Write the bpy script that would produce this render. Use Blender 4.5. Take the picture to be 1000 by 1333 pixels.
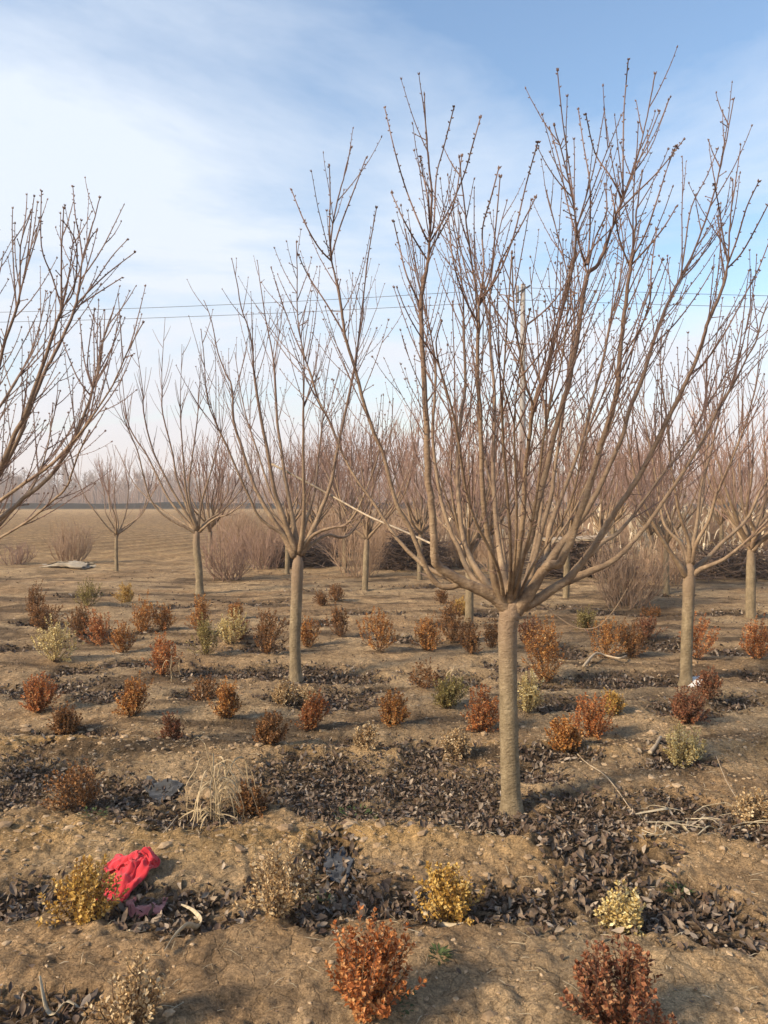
import bpy, math, random
import numpy as np
from mathutils import Vector, Quaternion, Matrix

for o in list(bpy.data.objects): bpy.data.objects.remove(o)
scene = bpy.context.scene
C = scene.collection
R = math.radians

# ------------------------------------------------------------------ camera
CAM_H = 1.6; F = 1007.0; PITCH = R(1.0)
cam = bpy.data.cameras.new('camera'); cam_o = bpy.data.objects.new('camera', cam); C.objects.link(cam_o)
cam.sensor_fit = 'VERTICAL'; cam.sensor_height = 36.0; cam.lens = F / 1333.0 * 36.0
cam.clip_start = 0.05; cam.clip_end = 5000
cam_o.location = (0, 0, CAM_H); cam_o.rotation_euler = (R(90) - PITCH, 0, 0)
scene.camera = cam_o

# ------------------------------------------------------------------ sky, sun, exposure
SUN_EL = R(32); SUN_AZ = math.atan2(-0.86, -0.50)      # direction the light comes from: (sin, cos) = left, a little behind
SKY_STRENGTH = 0.15; SUN_STRENGTH = 4.8
world = bpy.data.worlds.new('World'); scene.world = world; world.use_nodes = True
wn = world.node_tree.nodes; wl = world.node_tree.links; wn.clear()
def wnode(t, **k):
    n = wn.new(t)
    for a, b in k.items(): setattr(n, a, b)
    return n
def wmath(op, a, b=None, clamp=False):
    n = wnode('ShaderNodeMath', operation=op); n.use_clamp = clamp
    for i, v in enumerate((a, b)):
        if v is None: continue
        if isinstance(v, (int, float)): n.inputs[i].default_value = v
        else: wl.new(v, n.inputs[i])
    return n.outputs[0]
sky = wnode('ShaderNodeTexSky', sky_type='NISHITA'); sky.sun_disc = False
sky.sun_elevation = SUN_EL; sky.sun_rotation = SUN_AZ; sky.air_density = 1.35; sky.dust_density = 0.8; sky.ozone_density = 3.0
tc = wnode('ShaderNodeTexCoord'); sep = wnode('ShaderNodeSeparateXYZ'); wl.new(tc.outputs['Generated'], sep.inputs[0])
zz = wmath('MAXIMUM', sep.outputs[2], 0.0)
den = wmath('ADD', zz, 0.22)
comb = wnode('ShaderNodeCombineXYZ'); wl.new(wmath('DIVIDE', sep.outputs[0], den), comb.inputs[0]); wl.new(wmath('DIVIDE', sep.outputs[1], den), comb.inputs[1])
def cloud_noise(scale, loc, rot, detail, rough, dist, stretch):
    mp = wnode('ShaderNodeMapping'); mp.inputs['Location'].default_value = loc; mp.inputs['Rotation'].default_value = (0, 0, rot); mp.inputs['Scale'].default_value = (stretch, 1, 1)
    wl.new(comb.outputs[0], mp.inputs[0])
    n = wnode('ShaderNodeTexNoise'); n.inputs['Scale'].default_value = scale; n.inputs['Detail'].default_value = detail
    n.inputs['Roughness'].default_value = rough; n.inputs['Distortion'].default_value = dist
    wl.new(mp.outputs[0], n.inputs['Vector']); return n.outputs['Fac']
n1 = cloud_noise(1.1, (15.3, 8.8, 0), 0.5, 8, 0.62, 0.5, 0.55)
n2 = cloud_noise(0.55, (22.4, 10.2, 0), 0.2, 3, 0.5, 0.3, 1.0)
s = wmath('ADD', wmath('MULTIPLY', n1, 2.9), wmath('MULTIPLY', n2, 0.9))
s = wmath('SUBTRACT', s, 1.86)
low = wmath('POWER', wmath('SUBTRACT', 1.0, zz, True), 2.2)          # a thin veil of cloud is seen edge-on towards the horizon
s = wmath('ADD', wmath('MULTIPLY', s, 1.35), wmath('MULTIPLY', low, 0.95))
fac = wmath('MINIMUM', wmath('MAXIMUM', s, 0.0), 0.94)
mixc = wnode('ShaderNodeMix', data_type='RGBA'); wl.new(fac, mixc.inputs['Factor']); wl.new(sky.outputs[0], mixc.inputs[6])
ccol = wnode('ShaderNodeMix', data_type='RGBA'); wl.new(wmath('POWER', wmath('SUBTRACT', 1.0, zz, True), 7.0), ccol.inputs[0])
ccol.inputs[6].default_value = (4.0, 4.4, 4.95, 1); ccol.inputs[7].default_value = (4.3, 3.7, 3.55, 1); wl.new(ccol.outputs[2], mixc.inputs[7])
bg = wnode('ShaderNodeBackground'); bg.inputs[1].default_value = SKY_STRENGTH; wl.new(mixc.outputs[2], bg.inputs[0])
wo = wnode('ShaderNodeOutputWorld'); wl.new(bg.outputs[0], wo.inputs[0])

sun = bpy.data.lights.new('sun', 'SUN'); sun.energy = SUN_STRENGTH; sun.angle = R(9.0); sun.color = (1.0, 0.82, 0.58)
sun_o = bpy.data.objects.new('sun', sun); C.objects.link(sun_o)
sdir = Vector((math.sin(SUN_AZ) * math.cos(SUN_EL), math.cos(SUN_AZ) * math.cos(SUN_EL), math.sin(SUN_EL)))
sun_o.rotation_euler = (-sdir).to_track_quat('-Z', 'Y').to_euler(); sun_o.location = sdir * 60
vs = scene.view_settings; vs.view_transform = 'Standard'; vs.look = 'None'; vs.exposure = 0.56; vs.gamma = 1.0; vs.use_curve_mapping = False
scene.render.resolution_x = 768; scene.render.resolution_y = 1024

# ------------------------------------------------------------------ helpers
CP, SP = math.cos(PITCH), math.sin(PITCH)
def ray(px, py):
    x = (px - 500.0) / F; y = (666.5 - py) / F
    return Vector((x, CP + y * SP, -SP + y * CP))
def at(px, py, Y):
    d = ray(px, py); return Vector((0, 0, CAM_H)) + d * (Y / d.y)
def gnd(px, py):
    d = ray(px, py); t = -CAM_H / d.z
    return Vector((d.x * t, d.y * t, 0))

def _hash(ix, iy, seed):
    n = (ix.astype(np.int64) * 374761393 + iy.astype(np.int64) * 668265263 + seed * 1442695041) & 0x7fffffff
    n = ((n ^ (n >> 13)) * 1274126177) & 0x7fffffff
    return ((n ^ (n >> 16)) & 0xffff) / 65535.0
def vnoise(x, y, seed=0):
    ix = np.floor(x); iy = np.floor(y); fx = x - ix; fy = y - iy
    fx = fx * fx * (3 - 2 * fx); fy = fy * fy * (3 - 2 * fy)
    a = _hash(ix, iy, seed); b = _hash(ix + 1, iy, seed); c = _hash(ix, iy + 1, seed); d = _hash(ix + 1, iy + 1, seed)
    return (a * (1 - fx) + b * fx) * (1 - fy) + (c * (1 - fx) + d * fx) * fy
def fbm(x, y, oct=4, seed=0):
    v = 0; a = 0.5; tot = 0
    for i in range(oct):
        v = v + a * vnoise(x, y, seed + i * 17); tot += a; a *= 0.5; x = x * 2.03 + 11.3; y = y * 2.03 + 7.7
    return v / tot * 2 - 1

class MB:
    def __init__(self): self.v = []; self.f = []
    def tube(self, pts, radii, n=6, cap=True):
        base = len(self.v); m = len(pts)
        t = (pts[1] - pts[0]).normalized()
        u = t.orthogonal().normalized(); w = t.cross(u)
        cs = [(math.cos(2 * math.pi * k / n), math.sin(2 * math.pi * k / n)) for k in range(n)]
        for i in range(m):
            if i == 0: tt = pts[1] - pts[0]
            elif i == m - 1: tt = pts[-1] - pts[-2]
            else: tt = pts[i + 1] - pts[i - 1]
            tt = tt.normalized()
            u = (u - tt * u.dot(tt)).normalized(); w = tt.cross(u)
            p = pts[i]; r = radii[i]
            for c, s_ in cs: self.v.append(p + u * (c * r) + w * (s_ * r))
        for i in range(m - 1):
            b = base + i * n
            for k in range(n):
                k2 = (k + 1) % n
                self.f.append((b + k, b + k2, b + n + k2, b + n + k))
        if cap:
            self.f.append(tuple(base + (m - 1) * n + k for k in range(n)))
            self.f.append(tuple(base + k for k in reversed(range(n))))
    def bud(self, p, d, L, r):
        b = len(self.v); u = d.orthogonal().normalized(); w = d.cross(u); q = p + d * (L * 0.4)
        self.v += [p, q + u * r, q + w * r, q - u * r, q - w * r, p + d * L]
        self.f += [(b, b+2, b+1), (b, b+3, b+2), (b, b+4, b+3), (b, b+1, b+4), (b+5, b+1, b+2), (b+5, b+2, b+3), (b+5, b+3, b+4), (b+5, b+4, b+1)]
    def leaf(self, p, d, nrm, L, W, curl=0.0, fold=0.0):
        """small leaf: 2 x 3 quads folded along the midrib, curled along its length"""
        s_ = d.cross(nrm).normalized(); b = len(self.v)
        prof = (0.0, 0.75, 1.0, 0.6, 0.0); K = 4
        for i in range(5):
            t = i / K; a = curl * t
            q = p + d * (L * t * (1 - 0.15 * abs(a))) + nrm * (L * t * a)
            hw = W * 0.5 * prof[i]
            if i in (0, 4): self.v.append(q)
            else: self.v += [q - s_ * hw + nrm * (hw * fold), q, q + s_ * hw + nrm * (hw * fold)]
        # idx: 0 | 1 2 3 | 4 5 6 | 7 8 9 | 10
        f = self.f
        f += [(b, b+2, b+1), (b, b+3, b+2), (b+1, b+2, b+5, b+4), (b+2, b+3, b+6, b+5), (b+4, b+5, b+8, b+7), (b+5, b+6, b+9, b+8), (b+7, b+8, b+10), (b+8, b+9, b+10)]
    def sleaf(self, p, d, nrm, L, W, fold=0.3):
        s_ = d.cross(nrm).normalized(); b = len(self.v); q = p + d * (L * 0.55)
        self.v += [p, q - s_ * (W * .5) + nrm * (W * fold * .5), p + d * L, q + s_ * (W * .5) + nrm * (W * fold * .5)]
        self.f += [(b, b+2, b+1), (b, b+3, b+2)]
    def lump(self, p, r, rnd, flat=0.7):
        b = len(self.v); g = (1 + 5 ** .5) / 2
        ico = [(-1, g, 0), (1, g, 0), (-1, -g, 0), (1, -g, 0), (0, -1, g), (0, 1, g), (0, -1, -g), (0, 1, -g), (g, 0, -1), (g, 0, 1), (-g, 0, -1), (-g, 0, 1)]
        sx, sy, sz = rnd.uniform(.7, 1.3), rnd.uniform(.7, 1.3), flat * rnd.uniform(.7, 1.2); a = rnd.uniform(0, 6.28); ca, sa = math.cos(a), math.sin(a)
        for x, y, z in ico:
            k = r * .55 * rnd.uniform(.75, 1.25); x, y, z = x * k * sx, y * k * sy, z * k * sz
            self.v.append(p + Vector((x * ca - y * sa, x * sa + y * ca, z)))
        for f in ((0,11,5),(0,5,1),(0,1,7),(0,7,10),(0,10,11),(1,5,9),(5,11,4),(11,10,2),(10,7,6),(7,1,8),(3,9,4),(3,4,2),(3,2,6),(3,6,8),(3,8,9),(4,9,5),(2,4,11),(6,2,10),(8,6,7),(9,8,1)):
            self.f.append((b + f[0], b + f[1], b + f[2]))
    def ribbon(self, pts, widths, side, crease=0.25, th=0.0012):
        """a strap-shaped leaf with real thickness"""
        b = len(self.v); m = len(pts)
        for i in range(m):
            tt = (pts[min(i + 1, m - 1)] - pts[max(i - 1, 0)]).normalized()
            s_ = (side - tt * side.dot(tt)).normalized(); nn = s_.cross(tt); w = widths[i] * .5
            self.v += [pts[i] - s_ * w + nn * (w * crease), pts[i], pts[i] + s_ * w + nn * (w * crease),
                       pts[i] + s_ * w + nn * (w * crease - th), pts[i] - nn * th, pts[i] - s_ * w + nn * (w * crease - th)]
        for i in range(m - 1):
            p, q = b + i * 6, b + i * 6 + 6
            for k in range(6):
                k2 = (k + 1) % 6; self.f.append((p + k, p + k2, q + k2, q + k))
    def mesh(self, name, mat, smooth=True):
        me = bpy.data.meshes.new(name); me.from_pydata([tuple(v) for v in self.v], [], self.f)
        if smooth: me.polygons.foreach_set('use_smooth', [True] * len(me.polygons))
        me.materials.append(mat); me.update(); return me
    def build(self, name, mat, parent=None, smooth=True, origin=None):
        if origin is not None: self.v = [v - origin for v in self.v]
        o = bpy.data.objects.new(name, self.mesh(name, mat, smooth)); C.objects.link(o); o.parent = parent
        if origin is not None and parent is None: o.location = origin
        return o

def tag(o, label=None, cat=None, group=None, kind=None):
    if label: o['label'] = label
    if cat: o['category'] = cat
    if group: o['group'] = group
    if kind: o['kind'] = kind
    return o
def empty(name, loc, label=None, cat=None, group=None):
    o = bpy.data.objects.new(name, None); C.objects.link(o); o.location = loc; o.empty_display_size = 0.1
    return tag(o, label, cat, group)
def crom(pts, sub):
    out = []; n = len(pts)
    for i in range(n - 1):
        p0 = pts[max(i - 1, 0)]; p1 = pts[i]; p2 = pts[i + 1]; p3 = pts[min(i + 2, n - 1)]
        for k in range(sub):
            t = k / sub; t2 = t * t; t3 = t2 * t
            out.append(0.5 * ((2 * p1) + (p2 - p0) * t + (2 * p0 - 5 * p1 + 4 * p2 - p3) * t2 + (3 * p1 - p0 - 3 * p2 + p3) * t3))
    out.append(pts[-1].copy()); return out

# ------------------------------------------------------------------ materials
class MT:
    def __init__(self, name, rough=0.85, spec=0.3):
        self.m = bpy.data.materials.new(name); self.m.use_nodes = True
        self.n = self.m.node_tree.nodes; self.l = self.m.node_tree.links
        self.b = self.n['Principled BSDF']; self.b.inputs['Roughness'].default_value = rough; self.b.inputs['Specular IOR Level'].default_value = spec
        self.coord = self.n.new('ShaderNodeTexCoord').outputs['Object']
    def node(self, t, **k):
        x = self.n.new(t)
        for a, b in k.items(): setattr(x, a, b)
        return x
    def noise(self, scale, detail=4, rough=0.55, stretch=(1, 1, 1), vec=None, out='Fac', dist=0):
        mp = self.node('ShaderNodeMapping'); mp.inputs['Scale'].default_value = stretch; self.l.new(vec or self.coord, mp.inputs[0])
        x = self.node('ShaderNodeTexNoise'); x.inputs['Scale'].default_value = scale; x.inputs['Detail'].default_value = detail; x.inputs['Roughness'].default_value = rough
        x.inputs['Distortion'].default_value = dist
        self.l.new(mp.outputs[0], x.inputs['Vector']); return x.outputs[out]
    def ramp(self, fac, stops, interp='LINEAR'):
        x = self.node('ShaderNodeValToRGB'); x.color_ramp.interpolation = interp; e = x.color_ramp.elements
        while len(e) < len(stops): e.new(0.5)
        for q, (p, c) in zip(e, stops): q.position = p; q.color = (*c, 1)
        self.l.new(fac, x.inputs[0]); return x.outputs[0]
    def mix(self, a, b, fac, mode='MIX'):
        x = self.node('ShaderNodeMix', data_type='RGBA', blend_type=mode)
        for i, v in ((0, fac), (6, a), (7, b)):
            if isinstance(v, (int, float)): x.inputs[i].default_value = v
            elif isinstance(v, tuple): x.inputs[i].default_value = (*v, 1)
            else: self.l.new(v, x.inputs[i])
        return x.outputs[2]
    def color(self, c):
        if isinstance(c, tuple): self.b.inputs['Base Color'].default_value = (*c, 1)
        else: self.l.new(c, self.b.inputs['Base Color'])
    def bump(self, h, strength=0.5, dist=0.01, prev=None):
        x = self.node('ShaderNodeBump'); x.inputs['Strength'].default_value = strength; x.inputs['Distance'].default_value = dist
        self.l.new(h, x.inputs['Height'])
        if prev: self.l.new(prev, x.inputs['Normal'])
        self.l.new(x.outputs[0], self.b.inputs['Normal']); return x.outputs[0]
    def translucent(self, col, fac):
        out = self.n['Material Output']; tr = self.node('ShaderNodeBsdfTranslucent'); mx = self.node('ShaderNodeMixShader'); mx.inputs[0].default_value = fac
        if isinstance(col, tuple): tr.inputs[0].default_value = (*col, 1)
        else: self.l.new(col, tr.inputs[0])
        self.l.new(self.b.outputs[0], mx.inputs[1]); self.l.new(tr.outputs[0], mx.inputs[2]); self.l.new(mx.outputs[0], out.inputs[0])
    def island(self):
        return self.node('ShaderNodeNewGeometry').outputs['Random Per Island']

def bark(name, dark, mid, light, band, bumps=0.4, young=None, z0=1.3, z1=2.6, ring=5, ringamt=.75):
    t = MT(name, 0.62, 0.35)
    a = t.noise(16, 7, 0.72, (1, 1, .55)); b = t.noise(45, 4, 0.7, (1, 1, 1.6))
    c = t.ramp(a, [(0.3, dark), (0.52, mid), (0.72, light)])
    # lenticels and bark rings run round the stem
    w = t.noise(22, 4, 0.7, (1.0, 1.0, ring))
    lent = t.ramp(w, [(0.56, (0, 0, 0)), (0.66, (1, 1, 1))])
    c = t.mix(c, band, lent); m = t.node('ShaderNodeMath', operation='MULTIPLY'); m.inputs[1].default_value = ringamt; t.l.new(lent, m.inputs[0])
    t.l.new(m.outputs[0], c.node.inputs[0])
    if young:
        sp_ = t.node('ShaderNodeSeparateXYZ'); t.l.new(t.coord, sp_.inputs[0]); mr = t.node('ShaderNodeMapRange'); mr.inputs[1].default_value = z0; mr.inputs[2].default_value = z1; t.l.new(sp_.outputs[2], mr.inputs[0])
        c = t.mix(c, young, mr.outputs[0])
    t.color(c); n1_ = t.bump(b, bumps, 0.012); t.bump(w, bumps, 0.004, n1_)
    return t.m
M_trunk = bark('bark_trunk', (0.11, 0.08, 0.045), (0.22, 0.165, 0.095), (0.35, 0.27, 0.165), (0.14, 0.10, 0.058), 1.0, (0.245, 0.165, 0.105), .6, 1.1, 2.2, .6)
M_limb = bark('bark_limb', (0.14, 0.09, 0.055), (0.26, 0.178, 0.108), (0.39, 0.285, 0.18), (0.17, 0.108, 0.066), .8, (0.14, 0.084, 0.065), 1.5, 3.0, 3)
M_twig = bark('bark_twig', (0.10, 0.06, 0.048), (0.17, 0.105, 0.08), (0.24, 0.16, 0.125), (0.13, 0.078, 0.062), 0.2)
M_btwig = bark('bark_twig_reddish', (0.17, 0.10, 0.075), (0.28, 0.175, 0.135), (0.38, 0.26, 0.205), (0.20, 0.12, 0.095), 0.2)

def soil():
    t = MT('soil', 0.95, 0.12)
    vc = t.node('ShaderNodeVertexColor', layer_name='Col').outputs[0]
    a = t.noise(6, 6, 0.62); b = t.noise(55, 5, 0.7); big = t.noise(1.3, 4, 0.6)
    c = t.mix(vc, t.ramp(a, [(0.3, (0.62, 0.60, 0.58)), (0.7, (1.3, 1.27, 1.22))]), 1.0, 'MULTIPLY')
    c = t.mix(c, t.ramp(b, [(0.28, (0.42, 0.40, 0.38)), (0.5, (1, 1, 1)), (0.72, (1.55, 1.5, 1.45))]), 0.9, 'MULTIPLY')
    c = t.mix(c, t.ramp(big, [(0.3, (0.82, 0.84, 0.86)), (0.7, (1.15, 1.12, 1.05))]), 1.0, 'MULTIPLY')
    g2 = t.noise(140, 3, .75); c = t.mix(c, t.ramp(g2, [(0.3, (0.55, 0.53, 0.5)), (0.5, (1, 1, 1)), (0.7, (1.4, 1.38, 1.33))]), 0.8, 'MULTIPLY')
    t.color(c)
    vo = t.node('ShaderNodeTexVoronoi', feature='DISTANCE_TO_EDGE'); vo.inputs['Scale'].default_value = 11
    wv = t.node('ShaderNodeMix', data_type='VECTOR'); wv.inputs[0].default_value = 0.06
    t.l.new(t.coord, wv.inputs[4]); t.l.new(t.noise(7, 4, .6, out='Color'), wv.inputs[5]); t.l.new(wv.outputs[1], vo.inputs['Vector'])
    cr = t.ramp(vo.outputs[0], [(0.0, (0, 0, 0)), (0.035, (1, 1, 1))])
    n0 = t.bump(a, 0.9, 0.08); n1_ = t.bump(b, 1.0, 0.05, n0); n2_ = t.bump(cr, 1.0, 0.03, n1_)
    t.bump(t.noise(190, 3, 0.7), 0.9, 0.008, n2_)
    return t.m
M_soil = soil()

def leafmat(name, cols, rough=0.6, trans=0.25, spec=0.3):
    t = MT(name, rough, spec); r = t.island()
    st = [(i / max(1, len(cols) - 1), c) for i, c in enumerate(cols)]
    c = t.ramp(r, st); c = t.mix(c, t.ramp(t.noise(60, 3, .6), [(0.3, (0.7, 0.68, 0.65)), (0.7, (1.2, 1.2, 1.2))]), 1.0, 'MULTIPLY')
    t.color(c)
    if trans: t.translucent(c, trans)
    return t.m
M_fol = {
 'red':   leafmat('foliage_red_brown', [(0.09, 0.034, 0.02), (0.19, 0.066, 0.03), (0.26, 0.095, 0.042), (0.34, 0.145, 0.068), (0.44, 0.25, 0.13)]),
 'orange':leafmat('foliage_orange', [(0.14, 0.056, 0.02), (0.33, 0.125, 0.03), (0.46, 0.19, 0.042), (0.56, 0.27, 0.075), (0.60, 0.38, 0.16)]),
 'rust':  leafmat('foliage_rust', [(0.14, 0.046, 0.018), (0.34, 0.105, 0.028), (0.47, 0.16, 0.044), (0.56, 0.24, 0.08), (0.62, 0.36, 0.16)]),
 'brown': leafmat('foliage_brown', [(0.09, 0.042, 0.018), (0.20, 0.088, 0.03), (0.29, 0.135, 0.045), (0.38, 0.20, 0.08)]),
 'gold':  leafmat('foliage_gold', [(0.26, 0.13, 0.03), (0.48, 0.28, 0.06), (0.62, 0.40, 0.10), (0.70, 0.51, 0.20)]),
 'cream': leafmat('foliage_cream', [(0.34, 0.23, 0.08), (0.60, 0.45, 0.17), (0.74, 0.60, 0.28), (0.80, 0.71, 0.42)]),
 'straw': leafmat('foliage_straw', [(0.24, 0.14, 0.06), (0.44, 0.29, 0.14), (0.58, 0.43, 0.24), (0.72, 0.59, 0.39)]),
 'olive': leafmat('foliage_olive', [(0.12, 0.10, 0.03), (0.26, 0.20, 0.06), (0.38, 0.30, 0.10), (0.48, 0.40, 0.18)]),
 'green': leafmat('foliage_green', [(0.045, 0.06, 0.02), (0.07, 0.10, 0.03), (0.11, 0.14, 0.045)]),
}
M_litter = leafmat('fallen_leaf_dark', [(0.045, 0.030, 0.021), (0.09, 0.062, 0.043), (0.13, 0.092, 0.066), (0.09, 0.055, 0.039), (0.18, 0.132, 0.095), (0.06, 0.045, 0.038), (0.20, 0.16, 0.125), (0.36, 0.29, 0.22)], 0.6, 0.0, 0.18)
M_litter2 = leafmat('fallen_leaf_tan', [(0.20, 0.14, 0.09), (0.34, 0.26, 0.18), (0.46, 0.38, 0.29)], 0.6, 0.1)
M_straw = leafmat('dry_straw', [(0.36, 0.28, 0.17), (0.52, 0.43, 0.29), (0.64, 0.55, 0.40)], 0.6, 0.15)
M_stemb = leafmat('shrub_stem', [(0.12, 0.075, 0.045), (0.20, 0.13, 0.08)], 0.8, 0)
M_clod = leafmat('soil_clod', [(0.24, 0.165, 0.10), (0.34, 0.24, 0.145), (0.42, 0.31, 0.20)], 0.95, 0, 0.1)

# ------------------------------------------------------------------ ground
# patches of fallen leaves, seen in the photograph as (centre x, centre y, half width, half height) in pixels, laid on the ground plane
PATCH_PX = [
 (25,1165,65,34),(215,1180,120,30),(250,1205,90,26),(420,1165,95,52),(560,1185,130,34),(690,1170,90,36),(800,1160,90,42),(900,1185,130,52),(960,1225,90,34),(790,1105,80,38),(430,1110,40,34),(60,1320,110,30),
 (40,1020,100,42),(150,1035,110,34),(260,1055,120,32),(430,1020,130,48),(560,1015,150,44),(620,1055,150,36),(770,1050,110,36),(890,1060,110,38),(980,1085,70,34),(700,1010,60,22),
 (110,960,75,10),(235,967,42,8),(480,967,78,14),(575,975,60,10),(725,982,65,13),(885,987,65,15),(60,975,40,6),
 (55,893,70,18),(140,906,42,14),(300,872,110,11),(420,876,130,12),(420,905,80,18),(260,905,35,10),(590,884,70,10),(720,915,55,13),(820,885,110,12),(960,915,60,13),(890,925,60,12),
 (150,828,60,8),(330,842,60,7),(740,850,45,14),(870,840,60,9),(960,850,50,8),(540,835,60,6),(700,890,60,7),(1010,880,60,9),(480,800,60,4),(650,800,60,5),(60,810,60,6),(120,775,50,4),(230,790,60,4),(330,785,50,4),(420,770,50,3),(560,765,60,3),(250,835,40,5),(20,845,40,7),(400,812,50,4),(590,812,40,4),(700,790,60,4),(800,800,70,4),(930,800,70,4),(860,775,60,3),(180,862,50,5),(100,870,50,6),(500,895,40,6),(660,870,40,6)]
def patch_world():
    out = []
    for cx, cy, rx, ry in PATCH_PX:
        c = gnd(cx, cy); k = c.y / F
        out.append((c.x, c.y, rx * k, max(0.05, (gnd(cx, cy - ry).y - gnd(cx, cy + ry).y) / 2)))
    return out
PATCH = patch_world()
def litter(x, y):
    m = np.zeros_like(x) - 1.0
    for cx, cy, rx, ry in PATCH:
        d = np.sqrt(((x - cx) / rx) ** 2 + ((y - cy) / ry) ** 2)
        m = np.maximum(m, 1.0 - d)
    m = m + 0.62 * fbm(x * 3.2, y * 5.0, 5, 5) + .25 * fbm(x * 13, y * 16, 3, 15)
    return np.clip((m + 0.0) / 0.48, 0, 1) * (y < 17)
def height(x, y):
    x = np.asarray(x, float); y = np.asarray(y, float)
    near = np.clip((40 - y) / 30, 0, 1)
    h = 0.05 * fbm(x * 0.35, y * 0.55, 3, 1) * near
    yw = y + 0.16 * fbm(x * 0.9, y * 0.7, 3, 2)
    # low beds and the ridges between the two leaf-filled furrows
    for yc, w, a in ((3.56, 0.17, 0.05), (4.86, 0.16, 0.045), (2.62, 0.3, 0.02), (6.05, 0.3, 0.03), (7.6, 0.35, 0.03), (9.2, 0.4, 0.03)):
        h = h + a * np.exp(-((yw - yc) / w) ** 2)
    # broken steps of dried mud: sharp small ledges
    st = yw * 2.3 + 0.5 * fbm(x * 1.7, y * 2.2, 3, 3); fr = st - np.floor(st)
    h = h + np.clip(.018 + (y - 4) * .006, .018, .045) * (np.clip(fr / 0.85, 0, 1) - np.clip((fr - 0.88) / 0.12, 0, 1)) * np.clip(0.35 + fbm(x * .8, y * 1.3, 2, 9) * 1.6, 0, 1) * near
    h = h + (0.022 * fbm(x * 2.6, y * 3.2, 4, 4) + 0.018 * np.abs(fbm(x * 8, y * 9, 3, 6)) + .012 * fbm(x * 5, y * 14, 3, 41) * (y > 4.2)) * near
    rough = np.exp(-((yw - 3.56) / 0.22) ** 2) + np.exp(-((yw - 4.86) / 0.2) ** 2) + 0.35
    h = h + 0.014 * fbm(x * 22, y * 22, 2, 7) * np.clip(rough, 0, 1) * np.clip((9 - y) / 4, 0, 1)
    fine = np.clip((8 - y) / 4, 0, 1)
    h = h + fine * (0.020 * (np.abs(fbm(x * 13, y * 13, 3, 51)) - .25) + 0.012 * fbm(x * 30, y * 30, 2, 52) * np.clip(.6 + 1.2 * fbm(x * 2.2, y * 2.2, 2, 53), .15, 1))
    h = h - 0.05 * litter(x, y)
    # plough rows of the open field and the dark bank beyond it
    fld = np.clip((y - 17) / 8, 0, 1) * np.clip((115 - y) / 10, 0, 1)
    h = h + fld * 0.05 * np.sin((x * 1.0 - y * 0.33) * 5.2)
    bank = np.exp(-((y - 124 - 0.03 * x) / 4.0) ** 2)
    return h + bank * (0.8 + 0.5 * fbm(x * .12, y * .1, 3, 12))
def gz(x, y): return float(height(np.array([x]), np.array([y]))[0])
def G(px, py, dz=0.0):
    p = gnd(px, py); p.z = gz(p.x, p.y) + dz; return p

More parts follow.
